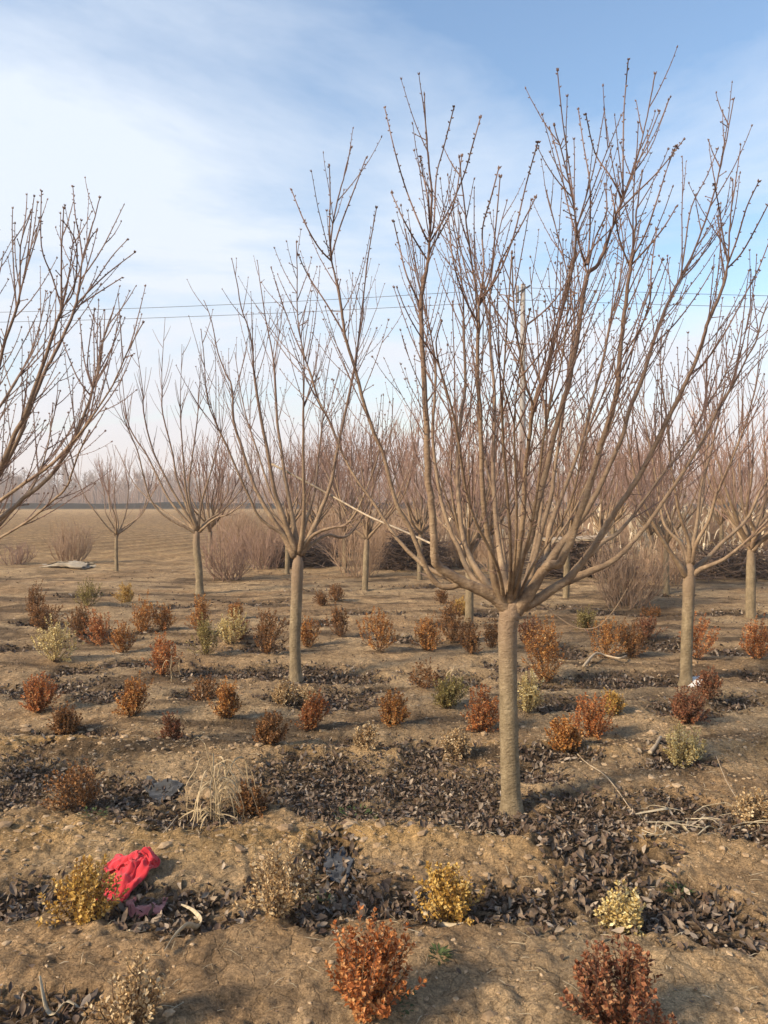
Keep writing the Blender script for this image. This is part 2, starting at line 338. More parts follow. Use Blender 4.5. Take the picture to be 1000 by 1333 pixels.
def make_ground():
    xs = [0.0]; 
    while xs[-1] < 900: xs.append(xs[-1] + max(0.0125, (xs[-1] - 1.8) * 0.022))
    xs = np.array([-a for a in xs[:0:-1]] + xs)
    ys = [-60., -30., -12., -5., -2., 0., 0.8, 1.3]; y = 1.6
    while y < 1500: ys.append(y); y += max(0.0125, (y - 2.7) * 0.0098)
    ys = np.array(ys); nx, ny = len(xs), len(ys)
    X, Y = np.meshgrid(xs, ys); Z = height(X, Y)
    co = np.stack([X, Y, Z], -1).reshape(-1, 3)
    i = np.arange((ny - 1) * (nx - 1)); r = i // (nx - 1); c = i % (nx - 1); a = r * nx + c
    quads = np.stack([a, a + 1, a + nx + 1, a + nx], -1)
    me = bpy.data.meshes.new('ground'); me.vertices.add(len(co)); me.vertices.foreach_set('co', co.ravel())
    me.loops.add(quads.size); me.loops.foreach_set('vertex_index', quads.ravel().astype(np.int32))
    me.polygons.add(len(quads)); me.polygons.foreach_set('loop_start', np.arange(0, quads.size, 4, dtype=np.int32))
    me.polygons.foreach_set('loop_total', np.full(len(quads), 4, np.int32)); me.polygons.foreach_set('use_smooth', np.ones(len(quads), bool))
    me.update(calc_edges=True)
    soil_c = np.array([0.39, 0.265, 0.155]); crust = np.array([0.49, 0.36, 0.225]); gold = np.array([0.49, 0.315, 0.135]); humus = np.array([0.085, 0.062, 0.045])
    def lerp(a_, b_, f): return a_ + (b_ - a_) * f[..., None]
    col = np.broadcast_to(soil_c, X.shape + (3,)).copy()
    col = lerp(col, crust, np.clip(0.5 + fbm(X * 1.1, Y * 1.6, 4, 21) * 1.3, 0, 1))
    yw = Y + 0.16 * fbm(X * 0.9, Y * 0.7, 3, 2)
    gr = np.maximum(np.exp(-((yw - 3.60) / 0.22) ** 2), np.exp(-((yw - 4.86) / 0.2) ** 2)) * np.clip(0.65 + 1.4 * fbm(X * 2, Y * 2.4, 4, 22), 0, 1)
    col = lerp(col, gold, gr * 0.8)
    col = lerp(col, np.array([0.15, 0.105, 0.068]), np.clip(fbm(X * 1.3, Y * 4.2, 5, 23) * 3.0 - 0.2, 0, 0.9) * np.clip((Y - 4.2) / .6, 0, 1) * np.clip((26 - Y) / 8, 0, 1))
    col = lerp(col, humus, litter(X, Y) * 0.88)
    # the nursery's far part, then stubble field, bank and the next fields
    fld = np.clip((Y - 15 + X * 0.15) / 7, 0, 1) * (X < 1 + 0 * X)
    stub = np.array([0.50, 0.34, 0.18])
    col = lerp(col, stub, np.clip((Y - 15) / 8, 0, 1) * np.clip((2 - X) / 2, 0, 1) * np.clip(.8 + .5 * fbm(X * .4, Y * .25, 3, 24), 0, 1))
    rows = np.clip(np.sin((X - Y * 0.33) * 5.2) * .9 + .3 * fbm(X * .8, Y * .4, 3, 26) + .3, 0, 1)
    col = lerp(col, np.array([0.30, 0.195, 0.105]), rows * np.clip((Y - 17) / 8, 0, 1) * np.clip((110 - Y) / 40, 0, 1))
    col = lerp(col, np.array([0.05, 0.042, 0.032]), np.clip(1.3 * np.exp(-((Y - 122 - 0.03 * X) / 6.5) ** 2), 0, 1))
    col = lerp(col, np.array([0.19, 0.16, 0.11]), np.clip((Y - 127 - 0.03 * X) / 6, 0, 1))
    al = np.concatenate([col, np.ones(X.shape + (1,))], -1).reshape(-1, 4)
    at_ = me.color_attributes.new('Col', 'FLOAT_COLOR', 'POINT'); at_.data.foreach_set('color', al.ravel().astype(np.float32))
    me.materials.append(M_soil)
    o = bpy.data.objects.new('ground', me); C.objects.link(o); tag(o, kind='structure'); return o
ground = make_ground()

# ------------------------------------------------------------------ trees
UP = Vector((0, 0, 1))
def shoot(mb, p, d, L, r, rnd, buds=True, up=0.35, order=0, sides=4, seg=6):
    d = d.normalized(); pts = [p.copy()]; q = p.copy(); step = L / seg
    for i in range(seg):
        d = (d + UP * (up * 1.25 / seg) + Vector((rnd.gauss(0, .03), rnd.gauss(0, .03), rnd.gauss(0, .02)))).normalized()
        q = q + d * step; pts.append(q.copy())
    rad = [r * (1 - 0.5 * i / seg) for i in range(seg + 1)]
    mb.tube(pts, rad, sides, cap=False)
    if buds:
        k = max(2, int(L / buds)); ph = rnd.uniform(0, 6.28)
        for i in range(1, k):
            t = i / k * seg; j = min(int(t), seg - 1); f = t - j; pp = pts[j].lerp(pts[j + 1], f); dd = (pts[j + 1] - pts[j]).normalized()
            if t < seg * 0.15: continue
            ph += 2.4; u = dd.orthogonal().normalized(); u = Quaternion(dd, ph) @ u
            mb.bud(pp + u * r * .5, (dd * .8 + u).normalized(), 0.011 * rnd.uniform(.7, 1.2), 0.003)
    for a in range(3 if buds else 1):
        dd = (d + Vector((rnd.gauss(0, .3), rnd.gauss(0, .3), rnd.gauss(0, .1)))).normalized()
        mb.bud(pts[-1], dd, 0.016, 0.0036)
    if order > 0:
        for _ in range(order):
            t = rnd.uniform(.25, .8) * seg; j = int(t); pp = pts[j].lerp(pts[j + 1], t - j); dd = (pts[j + 1] - pts[j]).normalized()
            u = Quaternion(dd, rnd.uniform(0, 6.28)) @ dd.orthogonal().normalized()
            shoot(mb, pp, dd + u * rnd.uniform(.45, .8), L * rnd.uniform(.3, .55), r * .7, rnd, buds, up, 0, sides, max(3, seg - 2))
    return pts
def side_dir(dd, rnd, ang):
    u = Quaternion(dd, rnd.uniform(0, 6.28)) @ dd.orthogonal().normalized()
    if u.z < 0: u.z *= .4
    return (dd * math.cos(ang) + u * math.sin(ang)).normalized()
def limb_with_twigs(root, pts, r0, r1, rnd, sub=4, n_side=14, whorl=(0.68,), n_whorl=4, Ls=(0.2, 0.6), rt=0.0042, buds=0.035, tw_mat=None, sides=8, spurs=18, start=0.28, lmat=None, order=1, origin=None, extra=(), flare=.95):
    """one limb (a part) and its twigs (a sub-part)"""
    cp = crom(pts, sub); m = len(cp)
    for i in range(2, m - 1): cp[i] = cp[i] + Vector((rnd.gauss(0, 1), rnd.gauss(0, 1), rnd.gauss(0, 1))) * (r0 * .07)
    acc = [0.0]
    for i in range(1, m): acc.append(acc[-1] + (cp[i] - cp[i - 1]).length)
    tot = acc[-1]; rad = []
    for i in range(m):
        t = acc[i] / tot; rr = (r1 + (r0 - r1) * (1 - t) ** 0.85) * (1 + flare * math.exp(-t / .11))
        for w in whorl:
            if t > w: rr *= 0.72
            rr *= 1 + 0.22 * math.exp(-((t - w) / .018) ** 2)
        rad.append(max(rr, r1 * .8))
    mb = MB(); mb.tube(cp, rad, sides); lo = mb.build('limb', lmat or M_limb, root, origin=origin)
    tb = MB()
    def pos(t):
        s_ = t * tot; j = 0
        while j < m - 2 and acc[j + 1] < s_: j += 1
        f = (s_ - acc[j]) / max(1e-6, acc[j + 1] - acc[j]); return cp[j].lerp(cp[j + 1], f), (cp[j + 1] - cp[j]).normalized(), rad[j]
    for w in whorl:
        for k in range(n_whorl):
            p, dd, rr = pos(min(.99, w + rnd.uniform(-.03, .02)))
            shoot(tb, p, side_dir(dd, rnd, rnd.uniform(.28, .58)), rnd.uniform(.75, 1.2) * Ls[1] * (1.45 - w), rt * 1.2, rnd, buds, .5, order)
    for k in range(n_side):
        t = start + (1 - start) * ((k + rnd.random()) / n_side) ** 1.35 * .95; p, dd, rr = pos(t)
        L = rnd.uniform(*Ls) * (1.15 - .62 * t)
        shoot(tb, p, side_dir(dd, rnd, rnd.uniform(.35, .8)), L, rt * rnd.uniform(.8, 1.1), rnd, buds, .45, order if rnd.random() < .5 and t < .6 else 0)
    for k in range(spurs):
        p, dd, rr = pos(rnd.uniform(.15, .95)); u = side_dir(dd, rnd, rnd.uniform(.8, 1.4)); L = rnd.uniform(.015, .06)
        tb.tube([p, p + u * (rr + L)], [rt * .8, rt * .6], 4, False); tb.bud(p + u * (rr + L), u, .014, .005)
    p, dd, rr = pos(.999)
    for a in range(3): tb.bud(p, (dd + Vector((rnd.gauss(0, .3), rnd.gauss(0, .3), 0))).normalized(), .02, .005)
    for e in extra:
        ep = crom(e, 4); n_ = len(ep); tb.tube(ep, [rt * 1.35 * (1 - .5 * i / n_) for i in range(n_)], 5, False)
        ph = rnd.uniform(0, 6)
        for i in range(2, n_):
            dd = (ep[i] - ep[i - 1]).normalized(); Lg = (ep[i] - ep[i - 1]).length
            for q in range(max(1, int(Lg / .032))):
                ph += 2.4; u = Quaternion(dd, ph) @ dd.orthogonal().normalized(); tb.bud(ep[i - 1].lerp(ep[i], rnd.random()) + u * rt * .6, (dd * .8 + u).normalized(), .0135, .004)
        for a in range(4): tb.bud(ep[-1], (dd + Vector((rnd.gauss(0, .35), rnd.gauss(0, .35), 0))).normalized(), .02, .005)
    to = tb.build('twigs', tw_mat or M_twig, lo, smooth=False, origin=origin); to['kind'] = 'stuff'
    return lo

def traced_tree(label, base_px, Y, trunk_px, limbs, seed, rscale=1.0, kw={}, group=None):
    rnd = random.Random(seed); k = Y / F
    b = at(base_px[0], base_px[1], Y); b.z = gz(b.x, b.y); root = empty('cherry_tree', b, label, 'tree', group)
    tp = [Vector((b.x, b.y, b.z - .12))] + [at(x, y, Y) for x, y, r in trunk_px]; tr = [trunk_px[0][2] * 1.15 * k] + [r * k * .90 for x, y, r in trunk_px]
    cp = crom(tp, 6); rr = np.interp(np.linspace(0, len(tp) - 1, len(cp)), range(len(tp)), tr)
    for i in range(len(rr)):
        z = cp[i].z - b.z; rr[i] *= 1 + .34 * math.exp(-max(0, z) / .045) + rnd.gauss(0, .02)
    mb = MB(); mb.tube(cp, list(rr), 20); mb.build('trunk', M_trunk, root, origin=b)
    for L in limbs:
        px, r0, dz = L[0], L[1], L[2]; opt = dict(kw); ex = []
        if len(L) > 3: opt.update(L[3])
        n = len(px); pts = []
        def dep(t): return Y + dz * t
        for i, (x, y) in enumerate(px): pts.append(at(x, y, dep((i / (n - 1)) ** .9)))
        for tfrac, e in opt.pop('shoots', ()):    # traced shoots: start at the limb, keep its depth and lean on
            ex.append([at(x, y, dep(tfrac) + dz * .18 * j + rnd.uniform(-.08, .08) * j) for j, (x, y) in enumerate(e)])
        limb_with_twigs(root, pts, r0 * k * .49, opt.pop('r1', 2.0) * k * .42, rnd, origin=b, extra=ex, **opt)
    return root

# -- the big tree in front
main_limbs = [
 ([(660,792),(645,778),(628,769),(606,759),(586,748),(572,738),(566,728),(565,700),(562,655),(557,620),(556,560),(552,500),(550,450),(548,400),(551,370),(558,335),(560,300),(562,260),(559,215),(555,170),(553,124)], 11, -.35,
   dict(whorl=(.70,), n_whorl=1, start=.4, shoots=[(.7,[(559,318),(548,295),(530,250),(515,200),(501,140)]),(.7,[(560,310),(565,290),(568,230),(577,195),(591,140)]),(.7,[(560,315),(574,292),(590,262),(605,225),(615,190),(625,155)]),(.72,[(560,300),(557,260),(551,228),(547,204)]),(.66,[(556,338),(540,312),(525,285),(510,252)]),(.66,[(557,330),(575,300),(592,262),(601,205)]),(.55,[(549,400),(530,360),(520,320),(513,290)])])),
 ([(652,782),(625,768),(602,761),(588,764),(574,763),(560,749),(550,728),(539,700),(530,680),(518,660),(508,625),(498,588),(488,566),(476,532),(470,512),(463,482),(456,460),(449,435),(445,405),(440,375),(431,335),(432,300),(440,260),(449,225),(457,193)], 6.5, -.15,
   dict(whorl=(.74,), start=.4, n_whorl=0, shoots=[(.76,[(432,338),(429,300),(430,260),(429,218)]),(.76,[(432,332),(443,295),(460,250),(476,207)]),(.76,[(432,340),(415,322),(397,290),(380,248)]),(.62,[(447,432),(425,395),(402,360),(389,333)]),(.6,[(463,480),(468,430),(474,380),(480,330),(490,272)])])),
 ([(600,760),(575,748),(555,738),(530,716),(510,692),(490,660),(470,632),(458,614),(444,586),(428,546),(416,524),(406,492),(397,465),(390,430),(387,400),(387,360),(386,316)], 4.8, .5, dict(start=.4)),
 ([(660,785),(640,771),(620,757),(608,740),(598,715),(588,695),(578,665),(571,635),(566,600),(563,560),(566,520),(567,480),(562,440),(553,400),(540,350),(528,300)], 6.5, .55, {}),
 ([(655,782),(628,752),(611,725),(602,695),(597,650),(595,615),(597,575),(601,535),(606,500),(604,440),(603,385),(597,335),(590,290),(583,250)], 6.8, .9, {}),
 ([(660,790),(650,772),(643,752),(640,720),(634,690),(630,660),(627,610),(626,540),(622,500),(622,450),(623,400),(614,340),(607,290),(602,244),(598,206)], 7.5, -.5,
   dict(shoots=[(.75,[(623,400),(630,350),(628,300),(640,255),(649,220)]),(.75,[(624,398),(640,370),(655,335),(675,300),(697,258)]),(.75,[(624,395),(638,360),(645,300),(651,232)]),(.75,[(624,390),(645,365),(668,310),(685,240),(700,186)]),(.7,[(622,420),(606,390),(590,340),(584,280)])])),
 ([(664,785),(655,742),(648,700),(644,650),(642,600),(644,540),(643,500),(639,460),(638,400),(641,350),(650,300),(660,262)], 7.0, 1.0, {}),
 ([(664,788),(665,765),(668,748),(674,728),(678,700),(682,660),(684,610),(688,580),(691,551),(694,528),(686,505),(678,466),(671,420),(668,380),(667,338)], 8.0, -.75, dict(whorl=(.62,), start=.35)),
 ([(694,535),(701,508),(709,488),(721,443),(728,418),(736,390),(745,350),(750,310),(748,275),(737,220),(722,165)], 4.6, -.55, dict(start=.1)),
 ([(670,790),(672,745),(677,728),(691,695),(697,666),(704,640),(711,612),(721,569),(730,533),(741,497),(748,461),(754,425),(757,400),(763,370),(766,356),(779,343),(792,310),(803,277),(811,258),(822,228),(834,190),(845,140),(853,97)], 9.5, -.2,
   dict(whorl=(.70,.85), n_whorl=1, start=.35, r1=2.3, shoots=[(.7,[(765,358),(756,325),(750,290),(743,230),(733,160),(726,94)]),(.7,[(763,345),(752,312),(738,262),(728,210),(716,168)]),(.72,[(765,345),(768,300),(768,240),(760,190),(753,143)]),(.72,[(766,345),(775,310),(790,275),(787,240)]),(.85,[(811,260),(795,230),(775,200),(763,150)]),(.85,[(811,258),(811,220),(812,150),(815,110),(818,78)]),(.85,[(812,256),(825,225),(840,190),(858,146)]),(.82,[(805,275),(830,250),(858,222),(890,182)]),(.7,[(760,345),(772,322),(798,295),(815,270)])])),
 ([(676,785),(688,760),(693,743),(700,712),(708,680),(718,645),(723,605),(729,569),(735,520),(742,470),(748,430),(744,390),(735,340),(722,290),(712,250)], 6.5, .65, {}),
 ([(672,795),(682,782),(695,763),(706,744),(716,736),(728,734),(736,719),(746,695),(754,670),(763,648),(772,617),(783,578),(792,551),(801,520),(805,490),(808,455),(813,407),(819,360),(823,332),(827,299),(830,265),(836,225)], 11, -.45,
   dict(start=.35, whorl=(.84,), n_whorl=1, r1=2.2, shoots=[(.82,[(823,335),(840,305),(855,262),(870,215),(880,190)]),(.82,[(822,345),(845,320),(865,295),(880,270)]),(.8,[(821,350),(806,310),(800,270),(795,245)]),(.7,[(805,490),(822,457),(833,430),(846,392),(848,350),(855,300)]),(.65,[(802,510),(817,480),(826,445),(838,400),(862,340)])])),
 ([(708,742),(713,723),(715,692),(721,673),(732,644),(744,613),(759,569),(766,542),(775,506),(784,474),(792,434),(797,405),(806,370),(812,330),(808,290),(800,255)], 6.0, .6, {}),
 ([(712,738),(728,712),(740,698),(763,666),(781,633),(797,598),(810,569),(820,533),(835,497),(849,450),(863,411),(875,383),(886,362),(900,335),(914,300),(930,250),(942,200),(955,130)], 6.8, .15,
   dict(start=.4, shoots=[(.72,[(886,362),(892,320),(900,270),(920,230),(934,195)]),(.72,[(884,366),(905,345),(922,318),(940,295)]),(.6,[(850,450),(880,420),(910,380),(928,350)])])),
 ([(678,790),(695,783),(717,769),(739,754),(752,739),(768,719),(781,699),(796,673),(816,644),(838,610),(860,565),(875,534),(894,495),(904,475),(914,446),(923,417),(937,384),(945,358),(948,335),(950,300),(953,265),(954,236)], 8.8, -.3,
   dict(whorl=(.82,), n_whorl=1, start=.38, shoots=[(.82,[(947,345),(960,310),(972,270),(987,238)]),(.82,[(947,340),(940,300),(936,270),(930,240)]),(.65,[(898,489),(917,472),(937,444),(956,411),(976,372),(988,349),(1003,310)]),(.8,[(946,350),(965,330),(985,295),(1002,262)])])),
 ([(739,756),(754,750),(776,741),(798,730),(816,714),(831,697),(847,677),(862,655),(878,632),(897,603),(912,578),(923,556),(937,528),(957,497),(972,466),(984,445),(993,412),(1002,385),(1014,340)], 6.6, .2, dict(start=.3)),
 ([(768,722),(785,706),(803,695),(823,673),(840,649),(865,614),(883,592),(902,563),(921,526),(938,500),(955,460),(965,420)], 4.4, .6, dict(start=.2)),
 ([(684,787),(704,787),(728,804),(750,817),(776,817),(798,796),(816,767),(829,741)], 1.9, -.15, dict(n_side=0, whorl=(), spurs=3, r1=1.1)),
 ([(668,782),(684,756),(694,720),(700,690),(706,650),(706,610),(712,570),(709,530),(702,490),(700,440),(694,400),(690,350)], 5.5, 1.1, {}),
]
rx = random.Random(5)
for q in range(7):     # thinner upright limbs filling the middle of the crown
    xe = 545 + 330 * (q + rx.random()) / 7; ye = rx.uniform(330, 450); xs_ = 665 + (xe - 700) * .07; xm = 668 + (xe - 680) * rx.uniform(.42, .56)
    main_limbs.append(([(xs_, 784), (668 + (xe - 680) * .2, 735), (xm, 660), (668 + (xe - 680) * .78 + rx.uniform(-8, 8), 550), (xe - rx.uniform(-6, 10), 460), (xe, ye)], rx.uniform(3.4, 5.0), rx.choice((-1, 1)) * rx.uniform(.5, 1.15), dict(n_side=7, n_whorl=2, flare=.4, order=0)))
kw_main = dict(n_side=21, whorl=(.66,), n_whorl=3, Ls=(.25, .74), rt=.0035, spurs=16, start=.3)
traced_tree('largest bare tree in front, pale trunk ringed by dark fallen leaves', (666,1056), 3.99,
  [(666,1052,14.5),(664,1000,13.6),(662,920,13.2),(661,850,13.4),(661,818,14.2),(664,800,15.5),(668,786,13),(670,776,7)], main_limbs, 11, kw=kw_main)

t2 = [
 ([(386,728),(372,699),(353,686),(337,673),(328,655),(311,618),(296,582),(283,555),(270,520),(266,470),(262,430)], 4.2, -.3, {}),
 ([(384,725),(366,692),(346,662),(333,637),(324,613),(313,577),(304,547),(302,504),(294,486),(284,460),(276,420),(266,392)], 6.2, .3, {}),
 ([(386,720),(375,690),(365,660),(357,639),(348,584),(340,545),(332,496),(328,450),(324,428),(314,400),(308,364),(302,338)], 6.0, -.3, {}),
 ([(388,718),(379,665),(371,620),(366,584),(361,550),(358,490),(354,456),(346,416),(340,376),(335,340)], 5.2, .6, {}),
 ([(390,722),(394,690),(396,650),(395,606),(395,540),(396,476),(392,440),(398,400)], 5.0, -.5, {}),
 ([(392,722),(407,690),(420,660),(432,625),(440,580),(450,536),(458,496),(465,455),(471,420),(474,380),(478,340),(485,300)], 5.6, .3, {}),
 ([(392,718),(401,703),(414,693),(432,687),(450,683),(465,665),(478,635),(490,600),(500,560)], 4.2, -.3, {}),
 ([(390,722),(412,704),(428,696),(446,700),(462,688),(480,655),(492,615),(508,570),(512,520)], 3.6, .5, {}),
 ([(388,720),(398,680),(410,640),(414,600),(420,550),(424,500),(432,455)], 4.0, .8, {}),
 ([(386,720),(370,680),(352,640),(336,590),(320,540),(312,500),(306,460)], 3.6, .9, {}),
]
kw_mid = dict(n_side=14, whorl=(.62,), n_whorl=5, Ls=(.25, .75), rt=.0038, spurs=8, buds=.06, sides=6, sub=3, start=.25, r1=1.5)
traced_tree('bare tree left of the largest one, its branches crossing the big tree\'s left limbs', (385,882), 6.94,
  [(385,880,8.6),(384,830,8),(386,780,8),(387,752,8.5),(388,734,8),(388,722,4)], t2, 12, kw=kw_mid)

tl = [
 ([(-118,786),(-60,730),(0,700),(38,677),(69,652),(86,635),(92,621),(103,589),(116,562)], 4.5, -.3, dict(whorl=(), n_side=8, start=.5)),
 ([(-120,790),(-60,712),(0,676),(32,648),(63,623),(80,600),(95,577),(105,551),(116,524),(121,507),(128,480),(135,440),(148,402)], 8.0, .2,
   dict(whorl=(.8,), start=.5, shoots=[(.8,[(121,507),(110,470),(104,416)]),(.8,[(121,505),(114,470),(123,404)]),(.8,[(122,505),(140,470),(157,414)]),(.78,[(118,515),(100,490),(82,445)])])),
 ([(-118,788),(-50,690),(0,652),(32,629),(65,606),(90,580),(105,564),(126,534),(147,501),(165,460),(186,421)], 6.2, -.3, dict(whorl=(.72,), n_whorl=3, start=.45)),
 ([(-120,788),(-60,690),(0,608),(19,566),(32,541),(48,497),(62,456),(74,420),(80,400),(80,340),(83,272)], 9.0, -.2,
   dict(whorl=(.8,), n_whorl=2, shoots=[(.8,[(80,400),(68,360),(54,320),(54,250)]),(.8,[(79,402),(96,378),(100,320),(84,290)])])),
 ([(-115,788),(-40,680),(15,590),(40,530),(58,485),(72,458),(86,430),(98,400),(104,370),(108,336),(120,294),(130,258)], 8.0, .3,
   dict(whorl=(.8,), n_whorl=2, shoots=[(.85,[(108,340),(104,310),(98,280),(95,243)]),(.8,[(98,400),(120,372),(145,335),(165,313)]),(.8,[(100,395),(130,365),(150,348),(175,329)]),(.78,[(97,402),(125,383),(158,362)]),(.85,[(108,336),(118,310),(126,300)])])),
 ([(-122,788),(-70,690),(-30,600),(-10,520),(3,456),(20,406),(26,380),(27,320),(40,278)], 7.0, -.2, dict(whorl=(.8,), n_whorl=4)),
 ([(-122,788),(-90,690),(-60,600),(-40,500),(-25,420),(-12,360),(-4,300)], 7.0, .4, {}),
 ([(-120,788),(-70,735),(-20,705),(20,660),(45,630),(60,590),(68,550),(78,510)], 5.0, .7, {}),
 ([(-124,790),(-150,680),(-160,560),(-165,440),(-150,330)], 7.0, .4, {}),
 ([(-126,790),(-200,700),(-250,600),(-280,480),(-290,380)], 7.0, -.2, {}),
 ([(-120,785),(-80,650),(-20,560),(30,480),(50,430),(60,380)], 6.0, .9, {}),
]
kw_left = dict(n_side=18, whorl=(.66,), n_whorl=3, Ls=(.22, .66), rt=.0036, spurs=16, sides=7)
traced_tree('bare tree cut off by the left edge, only its branches showing', (-128,1035), 4.2,
  [(-128,1032,14),(-126,920,13),(-124,850,13.5),(-122,805,15),(-121,785,9)], tl, 13, kw=kw_left)

tr_ = [
 ([(893,750),(886,738),(869,713),(858,695),(845,670),(832,640),(822,600),(815,560),(806,520),(800,470)], 5.0, -.3, {}),
 ([(897,735),(888,709),(872,693),(863,677),(857,640),(850,600),(842,560),(838,520),(842,470)], 4.0, .5, {}),
 ([(898,735),(897,705),(887,677),(881,650),(877,625),(873,600),(868,540),(860,480),(862,440)], 4.2, -.3, {}),
 ([(899,735),(902,712),(908,677),(912,637),(921,605),(930,569),(940,520),(946,470),(944,430)], 4.6, .4, {}),
 ([(900,735),(906,709),(923,677),(932,646),(944,619),(957,587),(968,560),(983,505),(990,450)], 4.4, -.4, {}),
 ([(898,748),(908,738),(926,722),(937,709),(959,690),(975,672),(989,641),(1000,622),(1015,580),(1030,520),(1035,470)], 5.2, .3, {}),
 ([(900,752),(912,741),(937,731),(957,717),(975,702),(1000,677),(1025,645),(1045,590),(1060,540)], 4.6, -.3, {}),
 ([(897,740),(905,700),(915,650),(918,600),(925,550),(918,500),(914,450)], 3.8, .9, {}),
 ([(896,740),(884,700),(866,660),(862,610),(850,560),(830,510)], 3.8, .9, {}),
]
traced_tree('bare tree at right with orange shrub behind its trunk, right of the largest one', (893,888), 6.74,
  [(893,886,8.6),(894,840,8.2),(896,790,8.2),(897,760,8.8),(898,742,7),(898,732,4)], tr_, 14, kw=kw_mid)

t4 = [
 ([(257,696),(245,688),(228,680),(210,668),(196,650),(187,620),(180,590),(170,565),(160,540),(155,500),(150,465)], 2.8, -.4, {}),
 ([(257,694),(240,675),(220,650),(205,620),(190,590),(176,570),(165,545),(160,500),(157,460)], 3.2, .5, {}),
 ([(257,692),(240,664),(224,638),(212,614),(201,591),(194,569),(187,535),(186,510),(180,465),(174,424)], 3.2, -.3, {}),
 ([(258,690),(246,665),(238,645),(230,622),(225,591),(212,539),(211,512),(211,479),(215,414)], 3.2, .3, {}),
 ([(258,690),(246,660),(240,614),(236,557),(235,519),(237,449)], 3.0, -.5, {}),
 ([(258,690),(248,655),(246,630),(250,598),(257,546),(259,512),(263,455)], 3.0, .5, {}),
 ([(258,690),(262,655),(273,620),(280,594),(289,557),(292,510)], 3.0, -.2, {}),
 ([(260,692),(270,678),(287,667),(304,650),(318,630),(325,600)], 3.0, .4, {}),
 ([(260,692),(280,675),(300,668),(322,650),(330,630)], 2.6, -.5, dict(whorl=())),
 ([(257,694),(240,682),(225,672),(200,655),(175,630),(160,600),(150,580)], 2.0, .8, dict(whorl=(), n_side=4)),
]
kw_t4 = dict(n_side=12, whorl=(.66,), n_whorl=4, Ls=(.25, .7), rt=.0055, spurs=0, buds=0, sides=6, sub=3, r1=.9, order=0)
traced_tree('small dark bare tree at the edge of the stubble field, above an orange shrub', (260,775), 13.0,
  [(260,772,5.6),(259,740,5.2),(256,715,5.2),(256,697,4.6),(257,690,2.5)], t4, 15, kw=kw_t4)

# -- procedural trees: a vase of limbs on a short clear stem
def grown_tree(rnd, Ht=3.3, stem=1.0, r=.055, n=10, dens=1.0, rt=.0055, twmat=None, root=None, n_side=17, lean=0):
    b = Vector((0, 0, 0)); tp = [b + Vector((0, 0, -.12)), b + Vector((lean * .15, 0, .1)), b + Vector((lean * .5, .01, stem * .5)), b + Vector((lean, 0, stem))]
    cp = crom(tp, 3); mb = MB(); mb.tube(cp, [r * (1.15 - .2 * i / len(cp)) * (.45 if i == len(cp) - 1 else (.85 if i == len(cp) - 2 else 1)) for i in range(len(cp))], 12); mb.build('trunk', M_trunk, root)
    top = tp[-1]
    for i in range(n):
        az = 2 * math.pi * (i + rnd.uniform(-.3, .3)) / n * 1.62; sp = rnd.uniform(.25, 1.0); hd = Vector((math.cos(az), math.sin(az), 0))
        H = (Ht - stem) * rnd.uniform(.75, 1.0); out = sp * 1.15
        pts = [top - Vector((0, 0, rnd.uniform(.03, .14)))]
        for t in (.12, .3, .5, .75, 1.0):
            o_ = out * (1 - (1 - t) ** 1.9); pts.append(top + hd * o_ + Vector((rnd.gauss(0, .04), rnd.gauss(0, .04), H * t ** (1.0 + .35 * sp))))
        limb_with_twigs(root, pts, r * rnd.uniform(.30, .42), .005, rnd, sub=3, n_side=int(n_side * dens), whorl=(.6,), n_whorl=5, Ls=(.3, .8), rt=rt, buds=0, tw_mat=twmat, sides=5, spurs=0, start=.2, order=1)
def copy_tree(o, parent=None):
    c = o.copy(); C.objects.link(c); c.parent = parent
    for ch in list(o.children): copy_tree(ch, c)
    return c
protos = []
def place_tree(px, py, label, seed, proto=None, group=None, scale=1.0, rot=None, Y=None, X=None, **kw):
    p = G(px, py) if X is None else Vector((X, Y, gz(X, Y)))
    if proto is None:
        root = empty('cherry_tree', p, label, 'tree', group); grown_tree(random.Random(seed), root=root, **kw); protos.append(root)
    else:
        root = copy_tree(protos[proto]); root.location = p
        for k in ('label', 'category', 'group'):
            if k in root: del root[k]
        tag(root, label, 'tree', group)
    root.scale = (scale,) * 3
    root.rotation_euler = (0, 0, rot if rot is not None else random.Random(seed).uniform(0, 6.28))
    return root
ORCH = 'nursery trees in the rows behind'
place_tree(475, 771, 'bare tree with slim leaning trunk right of the big tree\'s lowest left limb', 21, n=14, lean=.04, twmat=M_btwig, rot=0, r=.05, Ht=3.2)
place_tree(611, 812, 'bare tree standing just behind the largest tree, trunk under its left limb', 22, n=14, twmat=M_btwig, r=.05)
place_tree(977, 806, 'bare tree at the right edge behind an orange shrub', 23, n=15, twmat=M_btwig, r=.06)
place_tree(737, 780, 'bare tree whose trunk shows between the largest tree\'s right limb and the ground', 24, n=14, twmat=M_btwig, r=.05)
place_tree(152, 746, 'thin young bare tree alone in the stubble field at left', 25, n=8, Ht=2.75, stem=.85, r=.035, rt=.0045, dens=.45, rot=1.0, twmat=M_btwig)
place_tree(374, 748, 'bare tree behind the trunk of the tree left of the largest one', 26, proto=1, group=ORCH, scale=.95)
place_tree(274, 742, 'pale trunked bare tree just right of and behind the small dark tree', 27, proto=3, group=ORCH, scale=.95)
rr_ = random.Random(77); row_i = 0
